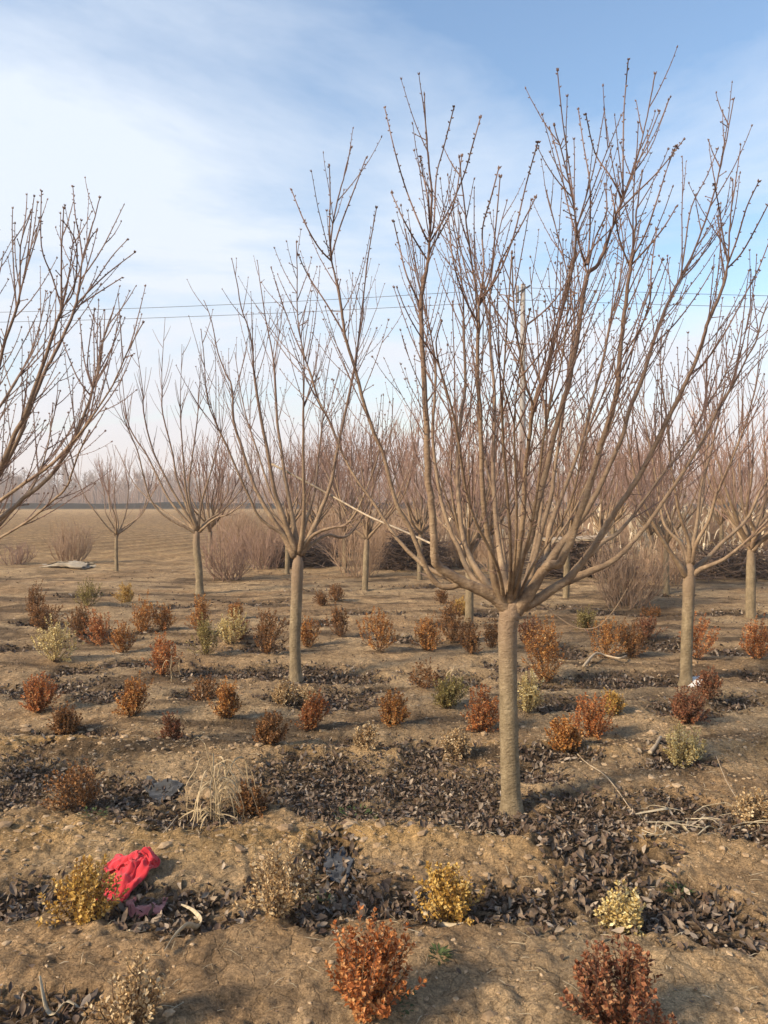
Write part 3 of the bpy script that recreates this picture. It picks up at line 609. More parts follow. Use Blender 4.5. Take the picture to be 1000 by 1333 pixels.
for Yr, x0 in ((13.2, 4.6), (14.8, .9), (16.4, -.6), (19.6, -1.5), (24, -1.6), (30, -2.2)):
    x = x0
    while x < Yr * .55 + 2:
        place_tree(0, 0, 'bare tree in the hazy rows of trees beyond the brush piles', 100 + row_i, proto=(row_i * 7 + int(Yr)) % 4, group=ORCH, X=x + rr_.uniform(-.3, .3), Y=Yr + rr_.uniform(-.4, .4), scale=rr_.uniform(.9, 1.08)); row_i += 1
        x += 3.1 + rr_.uniform(-.3, .7)

# ------------------------------------------------------------------ shrubs
def make_shrub(p, H, W, kind, rnd, label, lsize=.019, dens=1.0, sparse=False):
    root = empty('shrub', p, label, 'shrub', 'small clipped shrubs planted in rows')
    sb, fb = MB(), MB(); ns = max(12, int(rnd.uniform(17, 25) * dens)); V0 = Vector((0, 0, -.015)); skew = Vector((rnd.gauss(0, .1) * W, rnd.gauss(0, .1) * W, 0))
    far = p.y > 6.0
    for i in range(ns):
        az = i * 2.399 + rnd.uniform(-.4, .4); rad = W * .54 * math.sqrt((i + .5) / ns) * rnd.uniform(.8, 1.15); h = H * (1 - .42 * min(1.1, rad / (W * .5)) ** 2) * rnd.uniform(.62, 1.05)
        tip = Vector((math.cos(az) * rad + skew.x, math.sin(az) * rad + skew.y, h)); midp = Vector((math.cos(az) * rad * .78, math.sin(az) * rad * .78, h * .42))
        pts = crom([V0 + Vector((rnd.gauss(0, .012), rnd.gauss(0, .012), 0)), midp, tip], 4)
        sb.tube(pts, [.0032 * (1 - .6 * k / 8) for k in range(9)], 3 if far else 4, False)
        twigs = [(pts, .16 if not sparse else .35, 1.0)]
        for q in range(3 if not far else 2):
            j = rnd.randint(2, 6); d = (pts[j + 1] - pts[j]).normalized(); u = Quaternion(d, rnd.uniform(0, 6.28)) @ d.orthogonal().normalized()
            L = H * rnd.uniform(.2, .36); e = [pts[j], pts[j] + (d + u * .8).normalized() * L * .5, pts[j] + (d + u * .55).normalized() * L]
            e = crom(e, 3); sb.tube(e, [.002, .002, .0018, .0016, .0014, .0012, .001], 3, False); twigs.append((e, .1, .8))
        for tw, t0, sc in twigs:
            Lt = sum((tw[k + 1] - tw[k]).length for k in range(len(tw) - 1)); nl = max(3, int(Lt * (1 - t0) / (lsize * (.55 if not sparse else .85)) * dens)); ph = rnd.uniform(0, 3)
            for k in range(nl):
                t = (t0 + (1 - t0) * (k + rnd.random() * .6) / nl) * (len(tw) - 1.001); j = int(t); pp = tw[j].lerp(tw[j + 1], t - j); d = (tw[j + 1] - tw[j]).normalized()
                ph += 1.57 + rnd.uniform(-.3, .3)
                for s_ in (0, math.pi):
                    u = Quaternion(d, ph + s_) @ d.orthogonal().normalized(); ld = (d * rnd.uniform(.35, 1.1) + u).normalized(); nn = (d - ld * d.dot(ld)).normalized()
                    nn = (nn + Vector((rnd.gauss(0, .25), rnd.gauss(0, .25), rnd.gauss(0, .25)))); nn = (nn - ld * nn.dot(ld)).normalized()
                    L = lsize * rnd.uniform(.7, 1.25)
                    (fb.sleaf if far else fb.sleaf)(pp, ld, nn, L, L * .62, rnd.uniform(.1, .5))
            dt = (tw[-1] - tw[-2]).normalized()
            for q in range(4):
                u = Quaternion(dt, q * 1.57 + ph) @ dt.orthogonal().normalized(); ld = (dt + u * .45).normalized(); nn = (dt - ld * dt.dot(ld) + u * -.3).normalized()
                fb.sleaf(tw[-1], ld, nn, lsize * rnd.uniform(.6, 1), lsize * .55, .3)
    lobes = [(Vector((0, 0, 0)), 1.0)] + [(Vector((math.cos(a_) * W * .22, math.sin(a_) * W * .22, rnd.uniform(-.14, .10) * H)), rnd.uniform(.5, .72)) for a_ in (rnd.uniform(0, 6.28) for _ in range(3))]
    nc = int((58 if p.y > 4 else 34) * (1 if not sparse else .3) * (W * H / .06) ** .6 * dens)
    for i in range(nc):
        u = Vector((rnd.gauss(0, 1), rnd.gauss(0, 1), rnd.gauss(0, 1))).normalized() * rnd.random() ** .45
        lc, ls = lobes[i % 4]; c = Vector((u.x * W * .46 * ls, u.y * W * .46 * ls, H * .54 + u.z * H * .40 * ls)) + lc; lowf = max(0, .5 - c.z / H); c.x *= 1 - .7 * lowf; c.y *= 1 - .7 * lowf
        d = (Vector((u.x, u.y, u.z * .5 + .8)) + Vector((rnd.gauss(0, .3), rnd.gauss(0, .3), rnd.gauss(0, .2)))).normalized(); L = rnd.uniform(.02, .05)
        b0 = c - d * L; sb.tube([b0 - Vector((c.x, c.y, 0)) * .35 - UP * L * .6, b0, c], [.0015, .0013, .0009], 3, False); ph = rnd.uniform(0, 6)
        for k in range(4):
            pp = b0.lerp(c, k / 3); ph += 1.57
            for s_ in (0, math.pi):
                w_ = Quaternion(d, ph + s_) @ d.orthogonal().normalized(); ld = (d * rnd.uniform(.5, 1.3) + w_).normalized(); nn = d - ld * d.dot(ld) + Vector((rnd.gauss(0, .2), rnd.gauss(0, .2), rnd.gauss(0, .2))); nn = (nn - ld * nn.dot(ld)).normalized()
                q = lsize * rnd.uniform(.6, 1.1); fb.sleaf(pp, ld, nn, q, q * .62, rnd.uniform(.1, .5))
    sb.build('stems', M_stemb, root); f = fb.build('foliage', M_fol[kind], root, smooth=False); f['kind'] = 'stuff'
    return root
# (base x, base y, height px, width px, colour, label)
SHR = [
 (478,1328,152,105,'rust','bright rust red shrub at the bottom centre, nearest of all'),
 (805,1352,140,125,'red','dark red brown shrub cut off by the bottom edge at right'),
 (108,1198,90,82,'gold','golden yellow shrub beside the red cloth'),
 (364,1202,98,98,'straw','wide pale straw shrub in the nearest leaf furrow, left of centre'),
 (587,1190,92,72,'gold','yellow shrub in the nearest leaf furrow below the largest trunk'),
 (172,1345,95,80,'straw','pale withered shrub at the bottom left edge'),
 (814,1202,62,60,'cream','small cream flecked shrub among dark leaves, behind the dark red one'),
 (106,1050,72,72,'brown','thin red brown shrub in the second leaf furrow at far left'),
 (328,1056,48,45,'brown','low dark brown shrub tucked behind the dead grass clump'),
 (982,1072,55,52,'straw','straw coloured shrub at the right edge by the dead stalks'),
 (737,977,55,45,'orange','orange shrub at the top end of the long thin stick'),
 (770,957,62,58,'rust','orange shrub touching the one at the stick\'s end, further back'),
 (799,930,38,28,'gold','small yellow shrub right behind the pair of orange shrubs'),
 (888,987,54,56,'cream','bright cream yellow shrub with a pale wood stub beside it'),
 (595,987,45,36,'straw','thin pale brown shrub just left of the largest trunk'),
 (474,977,40,36,'straw','pale tan shrub in the small leaf patch left of the largest trunk'),
 (352,973,50,42,'brown','reddish brown shrub behind and right of the dead grass clump'),
 (405,947,52,30,'rust','narrow orange red shrub in front of a leaf patch, left of centre'),
 (511,942,52,38,'orange','orange brown shrub alone on bare soil left of the largest trunk'),
 (627,947,62,50,'rust','orange red shrub touching the left side of the largest trunk'),
 (582,921,45,46,'olive','yellowish shrub behind the orange red one by the largest trunk'),
 (688,925,55,32,'cream','pale yellow shrub peeping out right of the largest trunk'),
 (226,969,43,30,'red','small compact dark red shrub alone left of the dead grass'),
 (297,938,53,30,'orange','slim orange brown shrub behind the dead grass clump'),
 (172,938,58,42,'orange','orange brown shrub with spreading top at left, between two leaf patches'),
 (50,930,58,42,'rust','red orange shrub in the dark leaves near the left edge'),
 (85,956,45,33,'brown','brown shrub just below the red orange one near the left edge'),
 (265,912,36,42,'brown','low dark brown shrub left of the second tree\'s trunk base'),
 (893,940,52,52,'red','dark red shrub right behind the bright cream one'),
 (923,915,42,36,'red','small dark red shrub adjoining another near the right tree\'s foot'),
 (368,917,36,32,'straw','small straw coloured shrub in front of the second tree\'s trunk'),
 (402,915,34,36,'straw','small straw coloured shrub just right of the second tree\'s trunk'),
 (213,877,70,42,'rust','orange shrub with bare twiggy foot at left, tallest in its row'),
 (72,862,60,55,'cream','pale cream yellow shrub near the left edge'),
 (160,847,46,32,'orange','small orange brown shrub left of the twiggy footed orange one'),
 (130,837,56,42,'rust','dense rust orange shrub at left, right of the cream one'),
 (105,827,44,30,'brown','brown shrub between the cream and the rust shrub at left'),
 (57,822,44,48,'brown','brown red shrub behind the pale cream one at left'),
 (187,825,58,38,'orange','upright brown orange shrub behind the small orange one at left'),
 (213,822,38,30,'orange','orange shrub directly behind the twiggy footed one'),
 (261,828,58,24,'orange','narrow orange shrub right below the small dark tree'),
 (268,852,56,36,'olive','greenish yellow shrub leaning beside a cream one, left of the second tree'),
 (300,838,46,46,'cream','arching cream yellow shrub left of the second tree'),
 (348,852,66,42,'brown','tall dark brown shrub just left of the second tree\'s trunk'),
 (312,832,34,34,'red','red brown shrub behind the arching cream one'),
 (401,842,46,28,'orange','orange brown shrub just right of the second tree\'s trunk'),
 (443,831,46,30,'brown','dark brown upright shrub between two leafless tree trunks left of centre'),
 (492,852,60,52,'orange','large round orange shrub left of centre on open soil'),
 (557,847,52,42,'orange','orange shrub with golden top between the round one and the largest tree'),
 (590,837,60,40,'brown','dark shrub just left of the slim trunk behind the largest tree'),
 (613,857,46,33,'brown','red brown shrub in front of the slim trunk behind the largest tree'),
 (555,893,36,50,'brown','thin sprawling brown shrub on leaf litter behind the lone orange one'),
 (641,846,40,25,'brown','dark brown shrub half hidden left of the largest trunk'),
 (709,886,96,58,'orange','tallest orange shrub, right behind the largest trunk'),
 (690,842,46,40,'red','dark red shrub behind the tallest orange one'),
 (790,857,58,52,'orange','broad orange shrub above pale dead stalks, right of the largest trunk'),
 (822,856,56,38,'brown','dark olive brown shrub merging with the broad orange one'),
 (842,832,36,32,'red','small reddish shrub at the back of the olive brown one'),
 (762,822,32,30,'olive','small olive yellow shrub under the hanging bent twig'),
 (906,862,66,50,'rust','red orange shrub behind the right tree\'s trunk'),
 (985,864,60,46,'rust','orange shrub at the right edge in front of a trunk'),
 (114,791,38,35,'olive','straw yellow shrub at the back left, below the white sheet'),
 (165,786,30,28,'gold','small yellow shrub at the back left under the thin young tree'),
 (45,802,46,28,'brown','red brown shrub at the back near the left edge'),
 (306,806,26,24,'orange','small orange shrub at the back between the dark tree and the second tree'),
 (437,783,25,25,'brown','small dark shrub at the back left of the slim leaning trunk'),
 (419,791,20,20,'brown','tiny brown shrub at the back, right of the second tree'),
 (576,787,20,18,'brown','tiny dark shrub at the back right of the slim leaning trunk'),
 (850,802,22,26,'brown','small brown shrub at the back left of the right tree'),
 (600,800,26,26,'gold','small golden shrub at the back, left of the slim trunk behind the largest tree'),
]
for i, (x, y, h, w, kind, lab) in enumerate(SHR):
    rnd = random.Random(500 + i); p = G(x, y); k = p.y / F
    make_shrub(p, h * k, w * k * .88, kind, rnd, lab, lsize=.0195 if p.y < 4 else (.019 if p.y < 6 else .022), dens=1.05 if p.y < 6 else .85, sparse=lab.startswith(('thin', 'low', 'pale wi')))

# ------------------------------------------------------------------ leaf litter, clods, loose leaves
rnd = random.Random(4)
def rand_pts(n, x0, x1, y0, y1, seed):
    g = np.random.default_rng(seed); return g.uniform(x0, x1, n), g.uniform(y0, y1, n)
def lay_leaf(mb, x, y, z, L, rnd, flat=1.0):
    a = rnd.uniform(0, 6.28); tilt = rnd.gauss(0, .62) * flat; d = Vector((math.cos(a) * math.cos(tilt), math.sin(a) * math.cos(tilt), math.sin(tilt)))
    s_ = UP.cross(d).normalized(); nn = d.cross(s_); nn = (nn + s_ * rnd.gauss(0, .6) * flat).normalized(); nn = (nn - d * nn.dot(d)).normalized()
    mb.leaf(Vector((x, y, z)) - d * (L * .5), d, nn, L, L * rnd.uniform(.36, .62), rnd.uniform(-.5, .8), rnd.uniform(-.4, 1.4))
lit = MB(); n_lit = 0; loose = []
for (y0, y1, dens, Lm) in ((1.9, 3.75, 2900, .036), (3.75, 4.8, 3800, .030), (4.8, 7.6, 1500, .037), (7.6, 12, 460, .050), (12, 17, 130, .07)):
    xw = y1 * .54 + .2; n = int((y1 - y0) * 2 * xw * dens); X, Y = rand_pts(n, -xw, xw, y0, y1, int(y0 * 10)); m = litter(X, Y); Z = height(X, Y)
    g = np.random.default_rng(3).uniform(0, 1, n); keep = (g < m * .95 + (.014 if y1 < 4.7 else (.04 if y1 < 9 else .085)))
    for x, y, z, mm in zip(X[keep], Y[keep], Z[keep], m[keep]):
        L = Lm * rnd.choice((rnd.uniform(.35, .8), rnd.uniform(.7, 1.15), rnd.uniform(.9, 1.45)))
        if y < 4.4 and mm > .5 and rnd.random() < .10: loose.append((x, y, z, L)); continue
        lay_leaf(lit, x, y, z + rnd.uniform(.004, .022) * (mm > .2) + .004, L * (1 if mm > .2 else .6), rnd, 1.0 if mm > .2 else .5)
lo = lit.build('leaf_litter', M_litter); tag(lo, 'dark withered leaves lying in drifts along the furrows', 'leaves', kind='stuff')
# the biggest nearest leaves can be picked out one by one
lvm = []
for q in range(10):
    mb = MB(); lay_leaf(mb, 0, 0, 0, .05 * rnd.uniform(.8, 1.2), rnd); lvm.append(mb.mesh('fallen_leaf', M_litter if q < 8 else M_litter2))
loose.sort(key=lambda t: t[1]); loose = loose[:300] if len(loose) > 300 else loose
for i, (x, y, z, L) in enumerate(loose):
    o = bpy.data.objects.new('fallen_leaf', lvm[(i * 7) % 10 if i % 3 == 0 else (i * 7) % 8]); C.objects.link(o); o.parent = ground
    o.location = (x, y, z + .016); o.rotation_euler = (rnd.gauss(0, .2), rnd.gauss(0, .2), rnd.uniform(0, 6.28))
# crumbs of dry soil
cl = MB(); X, Y = rand_pts(30000, -4.2, 4.2, 1.8, 7.5, 8); Z = height(X, Y); m = litter(X, Y); rg = np.exp(-((Y - 3.56) / .3) ** 2) + np.exp(-((Y - 4.86) / .25) ** 2)
clump = fbm(X * 2.5, Y * 2.5, 3, 31)
for x, y, z, mm, r_, c_ in zip(X, Y, Z, m, rg, clump):
    if abs(x) > y * .56 or mm > .6: continue
    if rnd.random() > .16 + .8 * r_ + .5 * max(0, c_): continue
    r = min(.036, .0036 * math.exp(abs(rnd.gauss(0, .78)))); cl.lump(Vector((x, y, z + r * .05)), r, rnd, .5)
tag(cl.build('soil_crumbs', M_clod, smooth=False), 'crumbs and small clods of dry tan soil', 'soil', kind='stuff')
# bits of straw
st = MB(); X, Y = rand_pts(2600, -3.5, 3.5, 1.9, 6.5, 9); Z = height(X, Y)
for x, y, z in zip(X, Y, Z):
    if abs(x) > y * .56: continue
    a = rnd.uniform(0, 6.28); L = rnd.uniform(.015, .07); d = Vector((math.cos(a), math.sin(a), rnd.gauss(0, .15))); p = Vector((x, y, z + .006))
    st.tube([p - d * L / 2, p + Vector((0, 0, rnd.uniform(0, .006))), p + d * L / 2], [.0009, .0012, .0007], 3, False)
tag(st.build('straw_bits', M_straw), 'fine bits of straw strewn over the soil', 'straw', kind='stuff')

# ------------------------------------------------------------------ things lying about
def cloth(name, label, px_poly, mat, seed, amp, folds, squash=1.0, size=None, nf=6):
    """a rag folded over itself along random creases, then crumpled, lying on the ground where the outline says"""
    P = [gnd(x, y) for x, y in px_poly]; yb = max(y for x, y in px_poly); P = [gnd(x, yb - (yb - y) * squash) for x, y in px_poly]; c = sum(P, Vector()) / len(P); c.z = gz(c.x, c.y)
    wx = max(p.x for p in P) - min(p.x for p in P); wy = max(p.y for p in P) - min(p.y for p in P); rr = random.Random(seed)
    nu, nv = 92, 76; U, V = np.meshgrid(np.linspace(-.5, .5, nu), np.linspace(-.5, .5, nv)); X = U * 2.0 + .06 * fbm(U * 5 + seed, V * 5, 2, seed); Y = V * 2.0 + .06 * fbm(U * 5, V * 5 + seed, 2, seed + 1); Z = np.zeros_like(X)
    for k in range(nf):
        a = rr.uniform(0, 6.28); nx_, ny_ = math.cos(a), math.sin(a); d = rr.uniform(.12, .5); s_ = X * nx_ + Y * ny_ - d + .05 * fbm(U * 6, V * 6, 2, seed + 20 + k)
        e = .05; over = np.sqrt(s_ * s_ + e * e); ns = (s_ - over) * .5 - (s_ + over) * .5 * rr.uniform(.5, .95) + e * .3
        X = X + nx_ * (ns - s_); Y = Y + ny_ * (ns - s_); Z = Z + (.10 + .05 * k) * np.clip((s_ + e) / (2 * e), 0, 1)
    X = (X - X.mean()) / (X.max() - X.min()); Y = (Y - Y.mean()) / (Y.max() - Y.min()); Z = Z / max(1e-6, Z.max())
    rid = lambda f, sd: 1 - np.abs(fbm(U * f + .35 * fbm(U * 4, V * 4, 2, sd + 3), V * f, 1, sd)) * 2
    r2 = np.clip(np.sqrt(X ** 2 + Y ** 2) * 2, 0, 1); wr = .40 * rid(folds * .32, seed + 4) + .22 * rid(folds * .7, seed + 6) + .10 * rid(folds * 1.5, seed + 7)
    X = X + .05 * fbm(U * 9, V * 9, 2, seed + 8); Y = Y + .05 * fbm(U * 9, V * 9, 2, seed + 9)
    Xw = c.x + X * wx * 1.2; Yw = c.y + Y * wy * 1.15; g = height(Xw, Yw); gs = float(g.mean())
    Zw = gs + .7 * (g - gs) + .012 + amp * (.55 * (1 - r2 ** 2) * np.clip(.5 + .8 * fbm(X * 2.2 + seed, Y * 2.2, 2, seed + 12), 0, 1) + .45 * Z + .55 * wr * np.clip(1.25 - r2, .3, 1)); Zw = np.maximum(Zw, g + .006 + .004 * Z)
    mb = MB(); mb.v = [Vector(v) for v in np.stack([Xw, Yw, Zw], -1).reshape(-1, 3)]
    mb.f = [(j * nu + i, j * nu + i + 1, (j + 1) * nu + i + 1, (j + 1) * nu + i) for j in range(nv - 1) for i in range(nu - 1)]
    o = mb.build(name, mat, origin=c); tag(o, label, 'cloth'); s_ = o.modifiers.new('thick', 'SOLIDIFY'); s_.thickness = .0018; s_.offset = 0; return o
M_grass = leafmat('dead_grass', [(.27, .19, .10), (.42, .32, .19), (.55, .45, .30)], .7, .15)
def clothmat(name, a, b):
    t = MT(name, 0.75, 0.25); t.color(t.ramp(t.noise(14, 4, .6), [(.3, a), (.7, b)])); t.bump(t.noise(500, 2, .5), .15, .001); t.b.inputs['Sheen Weight'].default_value = .2; return t.m
cloth('red_cloth', 'crumpled bright red cloth lying on the soil beside the golden shrub', [(141,1135),(150,1122),(168,1112),(172,1098),(186,1087),(205,1090),(210,1112),(204,1130),(188,1152),(180,1160),(160,1152),(146,1148)], clothmat('red_cloth', (.40, .014, .024), (.56, .03, .042)), 4, .085, 16, .58)
cloth('faded_cloth', 'small faded pink cloth scrap below the bright red one', [(152,1190),(165,1170),(182,1157),(204,1158),(203,1174),(190,1186),(170,1190)], clothmat('faded_cloth', (.26, .085, .075), (.36, .13, .115)), 6, .05, 12, .7)
cloth('plastic_scrap', 'dark grey flat plastic scrap in the leaves left of the dead grass', [(185,1030),(205,1016),(245,1000),(248,1004),(225,1024),(195,1034)], clothmat('grey_plastic', (.025, .026, .028), (.05, .05, .052)), 9, .012, 7, .7)
cloth('blue_grey_scrap', 'small blue grey scrap between two soil mounds at the bottom centre', [(428,1112),(446,1104),(462,1118),(455,1140),(436,1140)], clothmat('blue_scrap', (.02, .023, .03), (.045, .05, .06)), 12, .015, 9)
cloth('white_sheet', 'crumpled off white sheet on the soil at the back left by the young tree', [(68,738),(76,731),(92,729),(102,735),(126,738),(124,742),(95,742),(74,742)], clothmat('white_sheet', (.22, .18, .13), (.32, .27, .20)), 15, .18, 9, .2)
cloth('white_rag', 'tiny white rag at the foot of the right tree', [(898,888),(903,880),(910,882),(910,890),(902,892)], clothmat('white_rag', (.55, .52, .48), (.68, .66, .62)), 18, .04, 12)

M_dead = bark('dead_wood', (.26, .19, .12), (.40, .31, .21), (.52, .43, .31), (.30, .23, .15), .3)
def stick(label, px, r, z0=.012, lift=(), name='stick', Ys=None, cat='stick'):
    pts = []
    for i, (x, y) in enumerate(px):
        p = G(x, y, z0) if Ys is None else at(x, y, Ys[i])
        if lift: p.z += lift[i]
        pts.append(p)
    cp = crom(pts, 4); o0 = pts[0].copy(); mb = MB(); mb.tube(cp, [r * (1 - .45 * i / len(cp)) for i in range(len(cp))], 6)
    return tag(mb.build(name, M_dead, origin=o0), label, cat)
stick('long thin pale stick running from the orange shrub down into the leaves', [(737,968),(760,990),(790,1018),(822,1050)], .0045)
stick('short thick pale wood stub beside the bright cream shrub', [(846,982),(852,978),(860,970)], .016, .02, name='wood_stub', cat='wood')
stick('pale twig on the leaves just right of the largest trunk', [(684,1002),(692,996),(700,990)], .006)
stick('thin pale twig standing up behind the red cloth', [(213,1098),(222,1088),(232,1076)], .003, .01, (0, .02, .05))
stick('thin dry stem rising near the bright cream shrub at right', [(960,1040),(945,1020),(932,1000)], .0025, .01, (0, .03, .07))
stick('pale crooked dead stalk below the broad orange shrub', [(760,872),(775,864),(790,862),(806,866),(815,862)], .014, .03, (0, .04, .01, .03, .0), name='dead_stalk', cat='stalk')
stick('pale thin twig on the soil left of the dead grass in the far row', [(148,848),(158,853),(170,851)], .006)
stick('long pale dead branch lodged across the crowns left of the largest tree', [(350,602),(400,628),(440,650),(480,672),(520,689),(562,708)], .011, Ys=[7.2, 7.1, 7.0, 6.4, 5.4, 4.15], name='dead_branch', cat='branch')

def strap(label, pxs, w, lifts, name='dry_leaf', cat='leaf', mat=None, twist=0.0, group=None):
    pts = []
    for (x, y), l in zip(pxs, lifts): pts.append(G(x, y, .012 + l))
    cp = crom(pts, 5); n_ = len(cp); o0 = pts[0].copy(); mb = MB(); side = Vector((.3, .5, .6)) if twist else (cp[-1] - cp[0]).cross(UP).normalized()
    mb.ribbon(cp, [w * (0.25 + .75 * math.sin(math.pi * min(1, (i + 1.5) / (n_ + 1)))) for i in range(n_)], side, .35)
    return tag(mb.build(name, mat or M_straw, origin=o0), label, cat, group)
strap('long curved pale husk lying across soil and leaves below the red cloth', [(214,1262),(226,1246),(244,1232),(258,1216),(262,1202),(252,1188),(236,1178)], .020, (.012, .02, .024, .03, .03, .026, .02), 'dry_husk', 'husk', twist=1)
strap('pale curled husk at the bottom left corner', [(52,1292),(60,1308),(72,1318),(88,1312),(106,1316)], .016, (.012, .004, .004, .012, .004), 'dry_husk', 'husk')
strap('pale narrow dry leaf on the dark leaves below the yellow shrub', [(548,1186),(562,1198),(590,1206),(612,1202)], .022, (.03, .01, .01, .01), twist=1)
strap('short pale husk piece below the faded pink scrap', [(165,1216),(178,1218),(190,1214)], .018, (.0, .012, .0), 'dry_husk', 'husk', twist=1)

# dead grass clump with drooping pale blades
def grass_clump(px, py, hpx, label, n, seed, spread=.17, mat=None):
    rnd = random.Random(seed); p = G(px, py); H = hpx * p.y / F; root = empty('dead_grass', p, label, 'grass'); stalks = []
    for i in range(max(2, n // 8)):
        a = rnd.uniform(0, 6.28); l = spread * rnd.uniform(.1, .6); h = H * (1 - .16 * i) * rnd.uniform(.85, 1); q = crom([Vector((rnd.gauss(0, .03), rnd.gauss(0, .03), -.02)), Vector((math.cos(a) * l * .4, math.sin(a) * l * .4, h * .55)), Vector((math.cos(a) * l, math.sin(a) * l, h))], 4)
        mb = MB(); mb.tube(q, [.0035 - .0002 * k for k in range(9)], 5); mb.build('stalk', mat or M_grass, root); stalks.append(q)
    for i in range(n):
        q = rnd.choice(stalks); t = rnd.random() ** .8 * 7.9; j = int(t); b = q[j].lerp(q[j + 1], t - j); a = rnd.uniform(0, 6.28); d = Vector((math.cos(a), math.sin(a), 0)); L = spread * rnd.uniform(.7, 1.5)
        up = rnd.uniform(.05, .35); pts = [b, b + d * L * .3 + UP * L * up, b + d * L * .6 + UP * L * (up - .12) + Vector((rnd.gauss(0, .015), rnd.gauss(0, .015), 0)), b + d * L * .75 - UP * L * rnd.uniform(.2, .5), b + d * L * rnd.uniform(.6, 1.0) - UP * L * rnd.uniform(.5, 1.0)]
        for v in pts: v.z = max(v.z, .012)
        cp = crom(pts, 3); mb = MB(); k = len(cp); w = rnd.uniform(.004, .0115)
        mb.ribbon(cp, [w * (.6 + .4 * math.sin(3.1 * (z + .5) / k)) * (1 - .7 * (z / k) ** 2) for z in range(k)], (d.cross(UP) + UP * rnd.gauss(0, .6)).normalized(), .4, .0008); mb.build('blade', mat or M_grass, root)
    return root
grass_clump(285, 1058, 108, 'dead pale grass clump with drooping blades among dark leaves', 70, 61, .19)
grass_clump(222, 888 + 0, 36, 'small tuft of dry twigs at the foot of the twiggy orange shrub', 8, 62, .08)
grass_clump(600, 886, 30, 'small pale dry tuft lying on leaves behind the orange red shrub', 9, 63, .16)
grass_clump(720, 905 - 20, 26, 'small dry tuft at the foot of the tallest orange shrub', 7, 64, .1)
# heap of dead stalks at the right: each stalk a thing
rs = random.Random(91)
for i in range(26):
    x = rs.uniform(845, 1010); y = rs.uniform(1040, 1105); a = rs.uniform(-.5, .9) + (math.pi if rs.random() < .5 else 0); p = G(x, y, .03); L = rs.uniform(.12, .34)
    d = Vector((math.cos(a), math.sin(a), rs.uniform(-.05, .15))); pe = d.cross(UP); pts = [p - d * L * .5, p - d * L * .2 + pe * rs.gauss(0, .025), p + UP * rs.uniform(0, .03) + pe * rs.gauss(0, .025), p + d * L * .5]
    for q in pts: q.z = max(q.z, gz(q.x, q.y) + .012)
    mb = MB()
    if i % 3: mb.tube(crom(pts, 4), [rs.uniform(.0013, .0026)] * 13, 5)
    else:
        mb.ribbon(crom(pts, 4), [.013 * math.sin(3.0 * (k + .7) / 14) + .002 for k in range(13)], Vector((rs.gauss(0, 1), rs.gauss(0, 1), .5)).normalized(), .5)
    tag(mb.build('dead_stalk', M_straw, origin=p), 'pale dead stalk in the tangle on the leaves at the right edge', 'stalk', 'tangle of dead stalks at right')

# small green weeds
def weed(px, py, wpx, label, seed):
    rnd = random.Random(seed); p = G(px, py); W = wpx * p.y / F; mb = MB()
    for i in range(46):
        a = rnd.uniform(0, 6.28); r = W * .5 * math.sqrt(rnd.random()); q = Vector((math.cos(a) * r, math.sin(a) * r, .008 + rnd.uniform(0, .02))); e = rnd.uniform(.1, .9); d = Vector((math.cos(a) * math.cos(e), math.sin(a) * math.cos(e), math.sin(e)))
        s_ = UP.cross(d).normalized(); mb.leaf(q, d, d.cross(s_), rnd.uniform(.014, .03), rnd.uniform(.006, .012), -.2, .2)
    root = empty('weed', p, label, 'weed'); f = mb.build('foliage', M_fol['green'], root); f['kind'] = 'stuff'
weed(516, 1318, 52, 'low green weed at the foot of the nearest rust red shrub', 1)
weed(886, 1150, 30, 'small green weed in the dark leaves at right', 2)
weed(420, 1170, 60, 'low green weed right of the wide straw shrub', 3)
weed(572, 1262, 22, 'tiny green weed on bare soil right of the nearest shrub', 4)
weed(460, 1062, 60, 'dull green weed in the second leaf furrow left of the largest trunk', 5)
weed(120, 1070, 40, 'dull green weed in the second furrow above the red cloth', 6)

# ------------------------------------------------------------------ background: bare bushes, brush piles, maize, pole, far wood
M_bush = bark('bush_twig', (.20, .125, .08), (.32, .21, .135), (.42, .30, .20), (.25, .16, .105), .1)
M_bushp = bark('bush_twig_purple', (.18, .11, .08), (.28, .18, .13), (.37, .25, .19), (.21, .13, .10), .1)
def bare_bush(px, py, hpx, wpx, label, seed, mat, n=46):
    rnd = random.Random(seed); p = G(px, py); k = p.y / F; H = hpx * k; W = wpx * k; root = empty('bare_bush', p, label, 'bush'); sb, tb = MB(), MB()
    for i in range(n):
        a = rnd.uniform(0, 6.28); sp = W * .5 * math.sqrt(rnd.random()); h = H * rnd.uniform(.55, 1) * (1 - .25 * (sp / W * 2) ** 2); t = Vector((math.cos(a) * sp, math.sin(a) * sp, h))
        pts = crom([Vector((t.x * .45 + rnd.gauss(0, .05), t.y * .45 + rnd.gauss(0, .05), -.03)), Vector((t.x * .85, t.y * .85, t.z * .45)) + Vector((rnd.gauss(0, .05), rnd.gauss(0, .05), 0)), t], 3); sb.tube(pts, [.009 * (1 - .1 * q) for q in range(7)], 4, False)
        for q in range(7):
            j = rnd.randint(1, 5); d = (pts[j + 1] - pts[j]).normalized(); shoot(tb, pts[j], side_dir(d, rnd, rnd.uniform(.4, .9)), H * rnd.uniform(.2, .45), .0045, rnd, 0, .3, 1, 3, 3)
    sb.build('stems', mat, root); f = tb.build('twigs', mat, root, smooth=False); f['kind'] = 'stuff'; return root
bare_bush(298, 755, 72, 70, 'purplish bare bush between the small dark tree and the second tree', 31, M_bushp)
bare_bush(345, 742, 60, 60, 'purplish bare bush left of the second tree\'s trunk', 38, M_bushp, 40)
bare_bush(468, 752, 78, 80, 'tan bare bush around the slim leaning trunk', 32, M_bush)
